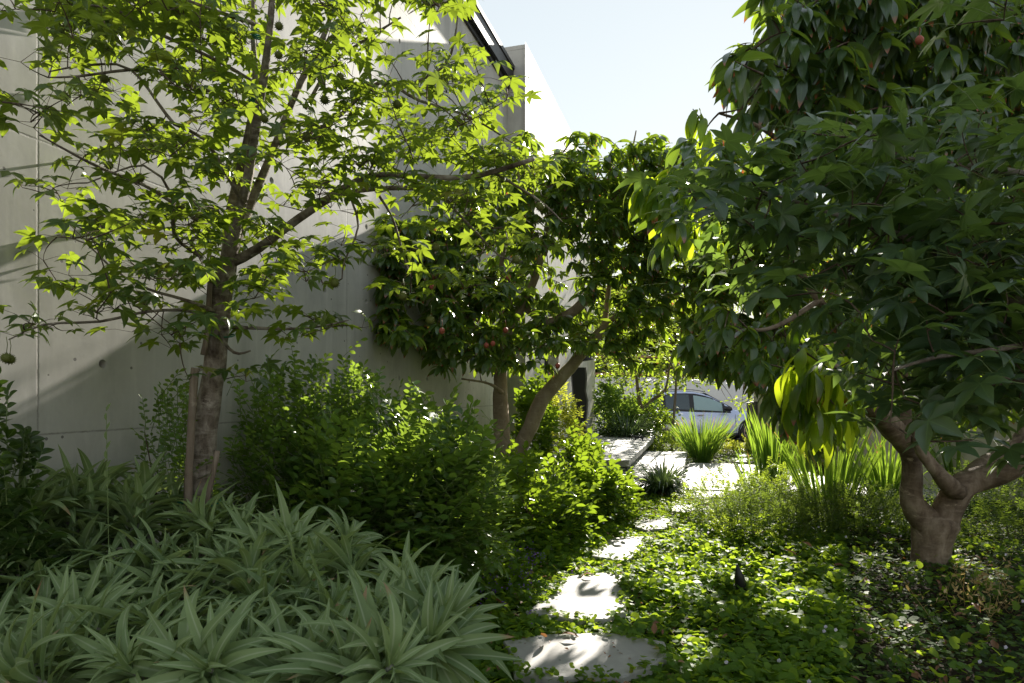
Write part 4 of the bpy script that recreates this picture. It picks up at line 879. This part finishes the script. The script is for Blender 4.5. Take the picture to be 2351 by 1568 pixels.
for px, py in cen:
    Yc = 2.8 - (py - 1136) * 0.0028 + rge.uniform(-0.08, 0.08); Yc = min(Yc, wallY(px) - 0.2); t = at(px, py, Yc)
    j = int(np.argmin(np.linalg.norm(ebase[:, :2] - t[:2], axis=1))); e = ech[j]
    b = ebase[j] + [rge.normal(0, 0.1), rge.normal(0, 0.08), 0]; ax = nrm((t - b) * [0.8, 0.8, 0.6])
    if ax[2] < 0.5: ax = nrm(ax + [0, 0, 0.6])
    P, rr = resample([b, (b + t) / 2 + [0, 0, -0.05], t - ax * 0.1, t], [0.013, 0.011, 0.008, 0.006], 0.04)
    gst = Geo(); tube(gst, P, rr, 7)
    n = 34; i = np.arange(n); f = i / n; a = i * 2.39996 + rge.random() * 6
    el = R(84) - f * R(82) + rge.normal(0, 0.2, n)
    # local frame around the axis
    X_ = nrm(np.cross(ax, [0.2, 1, 0.1])); Y_ = np.cross(ax, X_); out = np.cos(a)[:, None] * X_ + np.sin(a)[:, None] * Y_
    d = out * np.cos(el)[:, None] + ax * np.sin(el)[:, None]; up = -out * np.sin(el)[:, None] + ax * np.cos(el)[:, None] + rge.normal(0, 0.16, (n, 3))
    pos = t - ax * (f * 0.13)[:, None] + out * 0.006
    L_ = 0.235 * (0.35 + 0.75 * np.minimum(1, f * 2.2)) * rge.uniform(0.8, 1.15, n)
    L_ *= np.where(f > 0.85, 0.8, 1)
    g = Geo(); inst(g, ECH, pos, frames(d, up), np.stack([L_ * 1.05, L_, L_], 1), np.clip(rge.random(n) * 0.55 + rge.random() * 0.45 + 0.15 * (f < 0.3), 0, 1)); ro = shift(g, e).build('leaf_rosette', M['ech'], e); shift(gst, e).build('stem', M['estem'], ro)

# ------------------------------------------------------------------ ground cover
rg3 = np.random.default_rng(21)
def scatter(n, x0, x1, y0, y1, shrink=0.94):
    x = rg3.uniform(x0, x1, n); y = rg3.uniform(y0, y1, n); m = ~blocked(x, y, shrink) & (np.abs(x) < 0.8 * y + 0.4); return x[m], y[m]
def cover(name, label, cat, specs, mats, tm, mat_of=0):
    g = Geo()
    for (n, x0, x1, y0, y1, s0, s1, h0, h1, tilt, shr, keep) in specs:
        x, y = scatter(n, x0, x1, y0, y1, shr)
        k = keep(x, y) if keep else np.ones(len(x), bool); x, y = x[k], y[k]; m = len(x)
        pn = 0.5 + 0.5 * np.clip(ghash(x * 2.6 + 3, y * 2.6), -1, 1)
        # lower at stone edges
        edge = np.ones(m)
        for P in stone_polys:
            d = np.min(np.linalg.norm(np.stack([x, y], 1)[:, None] - P[None], axis=2), axis=1); edge = np.minimum(edge, np.clip(d / 0.42, 0.22, 1))
        z = gh(x, y) + (h0 + (h1 - h0) * pn) * edge * rg3.uniform(0.35, 1.0, m)
        a = rg3.random(m) * 6.283; d = np.stack([np.cos(a), np.sin(a), rg3.normal(0, 0.25, m)], 1); up = np.stack([rg3.normal(0, tilt, m), rg3.normal(0, tilt, m), np.ones(m)], 1)
        s = rg3.uniform(s0, s1, m); inst(g, tm, np.stack([x, y, z], 1), frames(d, up), s, np.clip(rg3.random(m) * 0.7 + 0.3 * pn, 0, 1), 0)
        if s1 > 0.02:     # petioles for some
            q_ = np.where(rg3.random(m) < 0.15)[0]
            for i in q_[:3500]:
                p = np.array([x[i], y[i], z[i]]); tube(g, [p, p + [rg3.normal(0, 0.02), rg3.normal(0, 0.02), -z[i] + gh(x[i], y[i])]], [0.001, 0.0012], 3, 1, cap=False)
    o = g.build(name, mats); tag(o, label, cat, kind='stuff'); return o
right = lambda x, y: rg3.random(len(x)) < np.where(x > 0.50 * y + 0.05, 0.10, 1.0)
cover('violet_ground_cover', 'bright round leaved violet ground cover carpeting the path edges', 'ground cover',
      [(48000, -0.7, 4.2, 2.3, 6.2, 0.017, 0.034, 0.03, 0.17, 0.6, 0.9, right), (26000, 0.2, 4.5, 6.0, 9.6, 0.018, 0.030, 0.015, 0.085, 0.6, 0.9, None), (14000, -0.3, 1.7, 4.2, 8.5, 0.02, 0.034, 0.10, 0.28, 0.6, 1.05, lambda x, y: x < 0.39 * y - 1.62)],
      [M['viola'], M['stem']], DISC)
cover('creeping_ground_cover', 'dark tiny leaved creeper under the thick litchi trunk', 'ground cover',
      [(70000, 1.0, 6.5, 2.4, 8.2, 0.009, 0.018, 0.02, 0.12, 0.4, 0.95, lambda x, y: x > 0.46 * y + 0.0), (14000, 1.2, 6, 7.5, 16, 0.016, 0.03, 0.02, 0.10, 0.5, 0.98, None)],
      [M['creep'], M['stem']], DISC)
g = Geo(); x, y = scatter(900, 0.1, 0.9, 4.0, 6.0); m = len(x); x = -0.35 + rg3.normal(0, 0.22, m) + 0.1 * (y - 4); x, y = x[:420], 4.7 + rg3.normal(0, 0.55, m)[:420]
for k in range(4):
    a = rg3.random(len(x)) * 6.28; inst(g, BUD, np.stack([x, y, gh(x, y) + rg3.uniform(0.08, 0.2, len(x))], 1), frames(np.stack([np.cos(a), np.sin(a), np.full(len(x), 0.3)], 1), np.tile([0, -0.6, 1.0], (len(x), 1)) + rg3.normal(0, 0.3, (len(x), 3))), np.full(len(x), 0.011), rg3.random(len(x)))
tag(g.build('purple_flowers', M['violetf']), 'tiny purple flowers in the shade beside the path', 'flowers', kind='stuff')
g = Geo(); x, y = scatter(26, 0.3, 3.5, 2.6, 6)
for k in range(5):
    a = k * 1.2566 + rg3.random(len(x)) * 0.3; inst(g, BUD, np.stack([x, y, gh(x, y) + 0.15], 1), frames(np.stack([np.cos(a), 0.3 + 0 * a, np.sin(a)], 1), np.tile([0, -1.0, 0.5], (len(x), 1))), np.full(len(x), 0.010), rg3.random(len(x)))
tag(g.build('violet_flowers', M['whitef']), 'small white and violet flowers scattered over the ground cover', 'flowers', kind='stuff')
g = Geo()
for P in stone_polys:
    m_ = len(P); per = [np.linalg.norm(P[(i + 1) % m_] - P[i]) for i in range(m_)]
    for i in range(m_):
        k = int(per[i] * 170); t = rg3.random(k)[:, None]; q_ = P[i] * (1 - t) + P[(i + 1) % m_] * t + rg3.normal(0, 0.028, (k, 2)); a = rg3.random(k) * 6.283
        patch = 0.5 + 0.5 * np.sin(q_[:, 0] * 23 + q_[:, 1] * 17) > 0.25; q_ = q_[patch]; a = a[patch]; k = len(q_)
        inst(g, DISC, np.c_[q_, rg3.uniform(0.032, 0.065, k)], frames(np.stack([np.cos(a), np.sin(a), rg3.normal(0, 0.2, k)], 1), np.stack([rg3.normal(0, 0.5, k), rg3.normal(0, 0.5, k), np.ones(k)], 1)), rg3.uniform(0.010, 0.022, k), rg3.random(k))
tag(g.build('edge_creeper', M['viola']), 'small leaves creeping over the rims of the stepping stones', 'ground cover', kind='stuff')
g = Geo(); x = rg3.uniform(-0.6, 5.5, 5200); y = rg3.uniform(2.4, 9.5, 5200); k = np.abs(x) < 0.8 * y; x, y = x[k], y[k]
on = np.zeros(len(x), bool)
for P in stone_polys: on |= in_poly(P, x, y)
k = (~on) | (rg3.random(len(x)) < 0.35); x, y, on = x[k], y[k], on[k]; m = len(x); a = rg3.random(m) * 6.283
inst(g, SLIM[:3] + SMALL[:1], np.stack([x, y, np.where(on, 0.036, gh(x, y) + rg3.uniform(0.01, 0.07, m))], 1), frames(np.stack([np.cos(a), np.sin(a), np.zeros(m)], 1), np.tile([0, 0, 1.0], (m, 1)) + rg3.normal(0, 0.25, (m, 3))), np.where(on, rg3.uniform(0.006, 0.03, m), rg3.uniform(0.02, 0.06, m)), rg3.random(m))
tag(g.build('leaf_litter', M['dead']), 'fine brown litter lying between the plants and on the stones', 'litter', kind='stuff')
# dry weeds
r_ = root_at('dry_weed', gnd(2290, 1420, 0), 'dried straw coloured weeds at the lower right edge', 'plant'); g = Geo(); gt = Geo()
for i in range(26):
    b = np.array([rg3.normal(0, 0.16), rg3.normal(0, 0.16), 0]); e = b + [rg3.normal(0, 0.12), rg3.normal(0, 0.1), rg3.uniform(0.1, 0.32)]
    m_ = (b + e) / 2 + rg3.normal(0, 0.03, 3); tube(gt, [b, m_, e], [0.002, 0.0015, 0.001], 4)
    q_ = np.array([b * (1 - t) + e * t for t in np.linspace(0.3, 1, 9)]) + rg3.normal(0, 0.015, (9, 3)); inst(g, SLIM, q_, frames(rg3.normal(0, 1, (9, 3)), rg3.normal(0, 1, (9, 3))), rg3.uniform(0.02, 0.05, 9), rg3.random(9))
g.build('dry_leaves', M['straw'], r_); gt.build('stem', M['straw'], r_)
# fallen leaves, one by one
proto = []
for k in range(3):
    g = Geo(); t = lance(7, 0.17, 0.5, [0.6, -0.8, 1.1][k], 0.5, wave=0.03, ph=k); inst(g, [t], np.zeros((1, 3)), np.eye(3)[None], np.array([0.09]), np.array([0.05 + 0.2 * k])); o = g.build('fallen_leaf', M['dead']); proto.append(o)
spots = [(1290, 1455, 'on the top rim of the nearest stone'), (1255, 1462, 'on the left rim of the nearest stone'), (1360, 1318, 'on the far edge of the second stepping stone'), (1130, 1375, 'in the gap left of the second stepping stone'), (1500, 1455, 'by the right rim of the nearest stone'),
         (2100, 1302, 'at the left foot of the thick litchi trunk'), (2150, 1330, 'at the right foot of the thick litchi trunk'), (2190, 1412, 'in the dark creeper below the trunk'), (2230, 1385, 'in the creeper among the straw weeds'), (2080, 1440, 'on dark leaves near the bottom right'), (1995, 1340, 'in front of the trunk on the left side'), (1840, 1245, 'on the dark mound'), (1800, 1262, 'at the lower edge of the dark mound'), (1730, 1222, 'on the left flank of the dark mound'), (2270, 1200, 'right of the fork of the litchi'), (1940, 1300, 'between the mound and the trunk'), (2290, 1490, 'in the bottom right corner'), (1985, 1450, 'amid the violet leaves at the bottom')]
for i, (px, py, where) in enumerate(spots):
    o = proto[i] if i < 3 else proto[i % 3].copy()
    if i >= 3: col.objects.link(o)
    zz = 0.055 if i in (0, 1, 2) else 0.16 if px > 1700 and py < 1270 else 0.1
    p = gnd(px, py, zz); o.location = tuple(p); o.rotation_euler = (rg3.normal(0, 0.25), rg3.normal(0, 0.25), rg3.random() * 6.28)
    tag(o, 'curled brown fallen leaf ' + where, 'fallen leaf', 'fallen brown leaves')
# spike light
r_ = root_at('garden_light', gnd(1700, 1378, 0.0), 'small black spike light among the violet leaves', 'garden light')
g = Geo(); tube(g, [(0, 0, -0.05), (0, 0, 0.08)], [0.008, 0.008], 8); g.build('spike', M['black'], r_)
g = Geo(); tube(g, [(0.01, 0.01, 0.06), (0.005, 0.005, 0.08), (-0.012, -0.01, 0.15), (-0.03, -0.02, 0.23)], [0.03, 0.036, 0.03, 0.004], 14); g.build('lamp_head', M['black'], r_)

# ------------------------------------------------------------------ background trees
def tree_far(name, label, base, spec, gridrows, k, Yr, tm, mat, ls, kind='ros', n0=7, n1=11, cenpx=None, bark='lbark', group=None, r0=0.008):
    r_ = root_at(name, base, label, 'tree', group); pool = branches(spec, r_, M[bark], nz=0.06, step=0.12)
    P = grid(gridrows, k, rg); tips = sunny(np.array([at(px, py, rg.uniform(*Yr)) for px, py in P]), 0.38); g = Geo(); dirs = grow(g, tips, pool, r0, 0.003, 1, rg=rg)
    c_ = tips.mean(0)
    if kind == 'ros': rosettes(g, tips, nrm(tips - c_ + [0, 0, 0.5]), n0, n1, ls, rg, tm)
    else: leafy(g, tips, c_, tm, ls, n0, rg, 0, ls * 2.4, None, 0.3)
    shift(g, r_).build('crown', [M[mat], M['twig']], r_); return r_
tree_far('small_tree', 'small leafy tree with a short pale forked trunk behind the upper slab', at(1469, 992, 15.2), [('trunk', [(1470, 1000, 15.2, 19), (1469, 975, 15.2, 17), (1474, 951, 15.2, 15), (1467, 918, 15.2, 9), (1460, 860, 15.2, 6), (1450, 760, 15.2, 3)]),
          ('branch', [(1472, 950, 15.2, 9), (1478, 938, 15.2, 9), (1500, 916, 15.2, 8), (1527, 894, 15.2, 6), (1540, 820, 15.2, 3)]), ('branch', [(1468, 968, 15.2, 8), (1450, 944, 15.0, 8), (1438, 930, 14.9, 7), (1425, 880, 14.9, 4)])],
         {6: '..............4642', 7: '..............8994', 8: '..............9993', 9: '..............3201'}, 9, (14.3, 16.6), OVAL, 'mid', 0.125, 'leafy', 7, bark='lbark')
bush('green_shrub', 'bushy dark green shrub beside the black totem in front of the pale end wall', 'shrub', [2.2, 14.6, 0], [([2.15, 14.6, 0.75], [0.5, 0.4, 0.75]), ([2.7, 14.9, 0.5], [0.5, 0.4, 0.5])], 520, VIB, 'mur', 0.10, 7, 6, 0.12)
bush('green_shrub', 'dark shrub with shiny leaves beneath the small leafy tree near the car', 'shrub', [3.6, 15.6, 0], [([3.2, 15.6, 0.45], [0.55, 0.5, 0.6]), ([2.9, 15.9, 0.6], [0.4, 0.4, 0.6])], 520, VIB, 'vib', 0.10, 7, 6, 0.12, clipwall=False)
tree_far('young_tree', 'young thin tree tied to a slim stake in front of the car', at(1541, 1034, 14.3), [('trunk', [(1541, 1036, 14.35, 5), (1549, 930, 14.35, 5), (1554, 850, 14.35, 4), (1562, 780, 14.35, 3), (1560, 700, 14.35, 2)]), ('branch', [(1552, 860, 14.35, 4), (1540, 835, 14.35, 4), (1526, 810, 14.35, 3), (1515, 770, 14.3, 2)])],
         {6: '...............320', 7: '..............1451', 8: '...............100'}, 2.6, (13.8, 15.0), LITCHI, 'litchi', 0.15, 'ros', 7, 10, bark='lbark')
stake('slim pale stake holding the young tree in front of the silver car', [(1541, 1040, 14.25), (1548, 930, 14.25), (1557, 810, 14.25)], 0.022)
tree_far('street_tree', 'pale green tree showing through the gap under the dark litchi crown', [4.7, 11.0, 0], [('trunk', [(1818, 1075, 11.0, 18), (1815, 900, 11.0, 15), (1830, 750, 11.0, 13), (1825, 620, 11.0, 9), (1800, 500, 11.0, 5)]), ('branch', [(1830, 760, 11, 9), (1880, 640, 11, 7), (1930, 560, 11.2, 3)])],
         {5: '................00222', 6: '................02565333', 7: '................00344434', 8: '...................3344'}, 12.0, (10.2, 12.4), SLIM, 'far', 0.09, 'leafy', 8)
for i, (px, Yt, hh, wd, lab) in enumerate([(1400, 30, 6.6, 3.4, 'leftmost yellow green street tree beyond the white wall'), (1590, 29, 6.2, 3.6, 'yellow green street tree beyond the white wall above the car roof'), (1760, 31, 5.6, 3.4, 'street tree beyond the white wall right of the car'), (2010, 28, 5.5, 3.2, 'street tree seen behind the dark litchi crown'), (2330, 27, 6, 3.6, 'street tree at the far right behind the foreground leaves')]):
    c = at(px, 900, Yt); r_ = root_at('street_tree', [c[0], Yt, -0.4], lab, 'tree', 'trees beyond the white wall'); g = Geo()
    tube(g, *resample([(0, 0, 0), (0.1, 0, 1.5), (-0.1, 0.1, hh * 0.6)], [0.14, 0.11, 0.05], 0.2), 8, noise=0.1); g.build('trunk', M['lbark'], r_)
    g = Geo(); t = np.concatenate([ellips([rg.normal(0, wd * 0.4), rg.normal(0, 0.8), hh * 0.62 + rg.normal(0, 0.5)], [wd * 0.45, wd * 0.4, hh * 0.24], 900, rg, 0.6, 0.9) for _ in range(6)])
    leafy(g, t, np.array([0, 0, hh * 0.6]), OVAL, 0.2, 7, rg, 0, 0.36, None, 0.2); g.build('crown', [M['far']], r_)

# ------------------------------------------------------------------ walls, posts, totem
g = Geo(); x0, x1 = at(1360, 0, 26)[0], at(2351, 0, 26)[0] + 3; g.box(((x0 + x1) / 2, 26.1, 0.7), ((x1 - x0) / 2, 0.1, 1.13)); g.box(((x0 + x1) / 2, 26.1, 1.86), ((x1 - x0) / 2 + 0.03, 0.13, 0.028))
tag(g.build('white_wall', M['white'], smooth=False), 'smooth white rendered wall across the street behind the car', 'wall')
r_ = root_at('hedge_screen', [4, 26.8, -0.4], 'leafy green screen on timber rails above the white wall', 'fence')
g = Geo(); 
for z_ in (2.45, 3.15): g.box((4, 0, z_), (7.5, 0.03, 0.045))
g.build('rail', M['rail'], r_, smooth=False)
for i in range(7):
    g = Geo(); g.box((-3 + i * 2.2, 0.05, 1.6), (0.04, 0.04, 1.7)); g.build('post', M['steel'], r_, smooth=False)
g = Geo(); n = 5200; P = np.stack([rg.uniform(-3.5, 11.5, n), rg.uniform(0.1, 0.22, n), rg.uniform(0.5, 3.3, n)], 1); inst(g, OVAL, P, frames(rg.normal(0, 1, (n, 3)) + [0, -0.5, 0], rg.normal(0, 0.4, (n, 3)) + [0, -1, 0.4]), np.full(n, 0.13), rg.random(n)); g.build('foliage', M['mur'], r_)
# low boundary wall on the right
g = Geo(); 
def prism(g, pts, z0, z1):
    m_ = len(pts); V = [(x, y, z0) for x, y in pts] + [(x, y, z1) for x, y in pts]; g.add(V, [(i, (i + 1) % m_, m_ + (i + 1) % m_, m_ + i) for i in range(m_)] + ([(4, 5, 6, 7), (3, 2, 1, 0)] if m_ == 4 else []))
prism(g, [(5.62, 15.2), (5.62, 3.0), (5.82, 3.0), (5.82, 15.2)], -0.3, 1.29); prism(g, [(5.60, 15.21), (5.60, 2.99), (5.84, 2.99), (5.84, 15.21)], 1.291, 1.325)
prism(g, [(5.83, 15.0), (8.5, 15.0), (8.5, 15.2), (5.83, 15.2)], -0.3, 1.29)
tag(g.build('boundary_wall', M['render'], smooth=False), 'low grey rendered boundary wall on the right behind the reeds', 'wall')
r_ = root_at('gate_post', [at(1725, 0, 15)[0], 15.0, 0], 'grey steel gate post beside the front wheel of the car', 'post')
g = Geo(); g.box((-0.07, 0, 0.5), (0.03, 0.04, 0.56)); g.build('post', M['dark'], r_, smooth=False)
g = Geo(); g.box((0.045, 0.01, 0.51), (0.055, 0.05, 0.57)); g.box((0.11, 0.0, 0.51), (0.008, 0.06, 0.575)); g.build('frame', M['steel'], r_, smooth=False)
# black totem
tp = at(1328, 0, 10.7); r_ = root_at('black_totem', [tp[0], 10.7, 0], 'tall black kinked steel totem standing in front of the house wall', 'totem')
prof = [(-0.10, 0.0), (0.09, 0.0), (0.115, 0.35), (0.09, 0.75), (0.12, 1.15), (0.085, 1.32), (0.10, 1.52), (0.085, 1.70), (-0.10, 1.70), (-0.12, 1.58), (-0.095, 1.30), (-0.10, 0.9)]
g = Geo(); m_ = len(prof); V = [(x, -0.11, z) for x, z in prof] + [(x, 0.11, z) for x, z in prof] + [(0, -0.11, 0.8), (0, 0.11, 0.8)]
g.add(V, [(i, (i + 1) % m_, m_ + (i + 1) % m_, m_ + i) for i in range(m_)], [(2 * m_, i, (i + 1) % m_) for i in range(m_)] + [(2 * m_ + 1, m_ + (i + 1) % m_, m_ + i) for i in range(m_)]); g.build('body', M['black'], r_, smooth=False)
g = Geo(); V = [(x + 0.004, -0.10, z) for x, z in prof[1:8]] + [(x + 0.028, -0.10, z) for x, z in prof[1:8]] + [(x + 0.004, 0.10, z) for x, z in prof[1:8]] + [(x + 0.028, 0.10, z) for x, z in prof[1:8]]
Q = []
for i in range(6): Q += [(i, i + 1, 7 + i + 1, 7 + i), (7 + i, 7 + i + 1, 21 + i + 1, 21 + i), (14 + i, 21 + i, 21 + i + 1, 14 + i + 1)]
g.add(V, Q); g.build('edge_plate', M['steel'], r_, smooth=False)
# dog figure on the slab
me = bpy.data.meshes.new('dog_figure')
vs = [(0, 0, 0.075), (0.07, 0, 0.078), (0.10, 0, 0.10), (0.125, 0, 0.115), (0.16, 0, 0.105), (-0.06, 0, 0.078), (-0.09, 0, 0.10), (-0.105, 0, 0.135),
      (0.075, 0.022, 0.04), (0.08, 0.024, 0.006), (0.075, -0.022, 0.04), (0.08, -0.024, 0.006), (-0.06, 0.022, 0.04), (-0.065, 0.024, 0.006), (-0.06, -0.022, 0.04), (-0.065, -0.024, 0.006), (0.12, 0.026, 0.095), (0.12, -0.026, 0.095)]
es = [(0, 1), (1, 2), (2, 3), (3, 4), (0, 5), (5, 6), (6, 7), (1, 8), (8, 9), (1, 10), (10, 11), (5, 12), (12, 13), (5, 14), (14, 15), (3, 16), (3, 17)]
rd = [0.026, 0.028, 0.018, 0.02, 0.009, 0.025, 0.007, 0.004, 0.012, 0.009, 0.012, 0.009, 0.012, 0.009, 0.012, 0.009, 0.007, 0.007]
me.from_pydata(vs, es, []); me.materials.append(M['black']); o = bpy.data.objects.new('dog_figure', me); col.objects.link(o)
o.modifiers.new('skin', 'SKIN'); sl = me.skin_vertices[0] if me.skin_vertices else None
if sl is None:
    pass
else:
    for i, r0 in enumerate(rd): sl.data[i].radius = (r0, r0)
    sl.data[0].use_root = True
s2 = o.modifiers.new('sub', 'SUBSURF'); s2.levels = 2; s2.render_levels = 2
p = gnd(1467, 1013, 0.362); o.location = tuple(p); o.rotation_euler = (0, 0, R(175)); tag(o, 'small black dachshund figure standing on the upper slab', 'figurine')

# ------------------------------------------------------------------ car
car = root_at('parked_car', [at(1703, 0, 22.8)[0], 22.8, -0.40], 'silver car parked across the street, seen from its side', 'car')
mp, ntp, outp = newmat('silver_paint'); pr = principled(ntp, outp, (0.50, 0.56, 0.78), 0.28, 0.6, metal=0.25); pr.inputs['Coat Weight'].default_value = 0.8; pr.inputs['Coat Roughness'].default_value = 0.05
mg, ntg, outg = newmat('car_glass'); principled(ntg, outg, (0.03, 0.05, 0.06), 0.05, 0.9)
mw, ntw, outw = newmat('pale_car_glass'); principled(ntw, outw, (0.25, 0.36, 0.38), 0.08, 0.8)
rub = plain('rubber', (0.02, 0.02, 0.02), 0.8); alloy = plain('alloy', (0.55, 0.42, 0.36), 0.35, metal=0.7)
# stations along x (front +): roof/hood height, belt height, half width, roof half width
ST = [(0.96, .62, .55, .60, .5), (0.88, .80, .62, .78, .6), (0.6, .93, .72, .88, .7), (0.2, 1.02, .82, .92, .75), (-0.3, 1.10, .92, .94, .76), (-0.52, 1.15, .97, .945, .75), (-0.95, 1.42, .99, .95, .66), (-1.35, 1.62, 1.0, .95, .62), (-1.8, 1.72, 1.01, .95, .60),
      (-2.3, 1.74, 1.03, .95, .60), (-2.8, 1.70, 1.05, .945, .60), (-3.2, 1.60, 1.08, .94, .60), (-3.5, 1.42, 1.10, .92, .60), (-3.75, 1.18, 1.08, .90, .66), (-3.88, .95, .85, .85, .62), (-3.95, .60, .55, .75, .5)]
def section(s):
    x, zt, zb, hw, rw = s
    hs = [(hw * 0.94, 0.22), (hw * 0.985, 0.35), (hw, 0.55 if zb > 0.56 else zb * 0.8), (hw * 0.985, min(0.8, zb * 0.9)), (hw * 0.95, zb), (hw * 0.93, zb + 0.015), ((hw * 0.93 + rw) / 2 + 0.02, zb + (zt - zb) * 0.55), (rw + 0.04, zt - 0.06 * (zt > zb + 0.15)), (rw * 0.6, zt), (0, zt + 0.012)]
    return [(x, -y, z) for y, z in hs] + [(x, y, z) for y, z in hs[-2::-1]]
SS = [section(s) for s in ST]; m_ = len(SS[0]); V = [v for s in SS for v in s]
Q = [(i * m_ + j, i * m_ + j + 1, (i + 1) * m_ + j + 1, (i + 1) * m_ + j) for i in range(len(SS) - 1) for j in range(m_ - 1)]
Q += [(i * m_, (i + 1) * m_, (i + 1) * m_ + m_ - 1, i * m_ + m_ - 1) for i in range(len(SS) - 1)]
g = Geo(); g.add(V, Q)
for e_ in (0, len(SS) - 1): g.add(SS[e_] + [(ST[e_][0], 0, 0.4)], None, [(j, j + 1, m_) for j in range(m_ - 1)])
g.build('body', [mp], car)
def side_pt(x, f):      # point on the side glass band, f 0 belt .. 1 roof
    xs_ = [s[0] for s in ST][::-1]; I = lambda k: np.interp(x, xs_, [s[k] for s in ST][::-1])
    zt, zb, hw, rw = I(1), I(2), I(3), I(4); P = [(hw * 0.93, zb + 0.02), ((hw * 0.93 + rw) / 2 + 0.02, zb + (zt - zb) * 0.55), (rw + 0.04, zt - 0.06)]
    if f < 0.55: t = f / 0.55; a, b = P[0], P[1]
    else: t = (f - 0.55) / 0.45; a, b = P[1], P[2]
    return np.array([x, -(a[0] * (1 - t) + b[0] * t) - 0.006, a[1] * (1 - t) + b[1] * t])
def glass(name, x0, x1, mat, f0=0.04, f1=0.93, taper0=0.0, off=0.0):
    g = Geo(); n = 10; V = []
    for i in range(n + 1):
        x = x0 + (x1 - x0) * i / n
        for f in (f0, 0.3, 0.55, 0.75, f1): V.append(side_pt(x, f) + [0, -off, 0])
    g.add(V, [(i * 5 + j, i * 5 + j + 1, (i + 1) * 5 + j + 1, (i + 1) * 5 + j) for i in range(n) for j in range(4)]); return g.build(name, mat, car)
glass('window_surround', -3.55, -0.68, M['black'], 0.0, 0.97)
glass('side_window', -1.90, -0.95, mw, 0.10, 0.86, off=0.006); glass('side_window', -2.85, -2.05, mg, 0.10, 0.90, off=0.006); glass('side_window', -3.40, -2.95, mg, 0.14, 0.8, off=0.006)
g = Geo()
for (xa, za, ya), (xb, zb_, yb) in (((-0.56, 1.165, 0.70), (-1.45, 1.665, 0.58)),):
    g.add([(xa, -ya, za), (xa, ya, za), (xb, yb, zb_), (xb, -yb, zb_)], [(0, 1, 2, 3)])
g.build('windscreen', mg, car)
for q_ in ((-1.95, 1.0), (-0.55, 0.95), (-2.95, 1.02)):
    g = Geo(); tube(g, [(q_[0], -0.951, q_[1]), (q_[0] + 0.02, -0.953, 0.6), (q_[0] + 0.03, -0.925, 0.3)], [0.006] * 3, 4); g.build('door_seam', M['black'], car)
for x_ in (-1.72, -2.82):
    g = Geo(); g.box((x_, -0.965, 0.93), (0.11, 0.012, 0.014)); g.build('door_handle', alloy, car)
g = Geo(); tube(g, [(-0.86, -0.93, 1.10), (-0.86, -1.0, 1.12)], [0.03, 0.03], 8); tube(g, *resample([(-0.98, -1.08, 1.12), (-0.9, -1.09, 1.15), (-0.76, -1.07, 1.13), (-0.70, -1.05, 1.10)], [0.05, 0.085, 0.075, 0.02], 0.03), 10); g.build('wing_mirror', M['black'], car)
g = Geo(); tube(g, *resample([(-1.5, -0.60, 1.70), (-1.8, -0.60, 1.765), (-2.5, -0.60, 1.785), (-3.1, -0.58, 1.70)], [0.015] * 4, 0.1), 6); g.build('roof_rail', M['steel'], car)
g = Geo(); g.box((0.86, -0.70, 0.74), (0.10, 0.12, 0.05)); g.build('headlight', mw, car)
g = Geo(); g.box((-1.5, -0.93, 0.27), (1.9, 0.02, 0.06)); g.build('sill', M['black'], car)
for x_ in (0.0, -2.87):
    for sd in (-1, 1):
        wr = empty('wheel', (x_, sd * 0.86, 0.38)); wr.parent = car
        if sd < 0:
            g = Geo(); a = np.linspace(0, 2 * np.pi, 33); tube(g, np.c_[0.43 * np.cos(a[:33]) , np.full(33, -0.085), 0.43 * np.sin(a)], np.full(33, 0.03), 6); 
            n = 32; V = [(0.44 * math.cos(6.283 * i / n), -0.075, 0.44 * math.sin(6.283 * i / n)) for i in range(n)] + [(0, -0.075, 0)]; g.add(V, None, [(i, (i + 1) % n, n) for i in range(n)])
            g.build('wheel_arch', M['black'], wr)
        g = Geo(); n = 40; pr_ = [(0.27, -0.115), (0.30, -0.125), (0.355, -0.12), (0.375, -0.10), (0.38, -0.05), (0.38, 0.08), (0.30, 0.1)]
        V = [(r_2 * math.cos(6.283 * i / n), y_ * -sd * 1.0, r_2 * math.sin(6.283 * i / n)) for i in range(n) for r_2, y_ in pr_]; k = len(pr_)
        g.add(V, [(i * k + j, i * k + j + 1, ((i + 1) % n) * k + j + 1, ((i + 1) % n) * k + j) for i in range(n) for j in range(k - 1)]); g.build('tyre', rub, wr)
        g = Geo(); a = np.linspace(0, 6.283, 33); tube(g, np.c_[0.265 * np.cos(a), np.full(33, sd * 0.108), 0.265 * np.sin(a)], np.full(33, 0.012), 6)
        for i in range(20):
            a0 = 6.283 * i / 20; a1 = a0 + (0.16 if i % 2 else -0.02); tube(g, [(0.04 * math.cos(a0), sd * 0.105, 0.04 * math.sin(a0)), (0.26 * math.cos(a1), sd * 0.112, 0.26 * math.sin(a1))], [0.009, 0.008], 5)
        tube(g, [(0, sd * 0.08, 0), (0, sd * 0.12, 0)], [0.05, 0.045], 14); g.build('rim', alloy, wr)
bpy.context.view_layer.update()
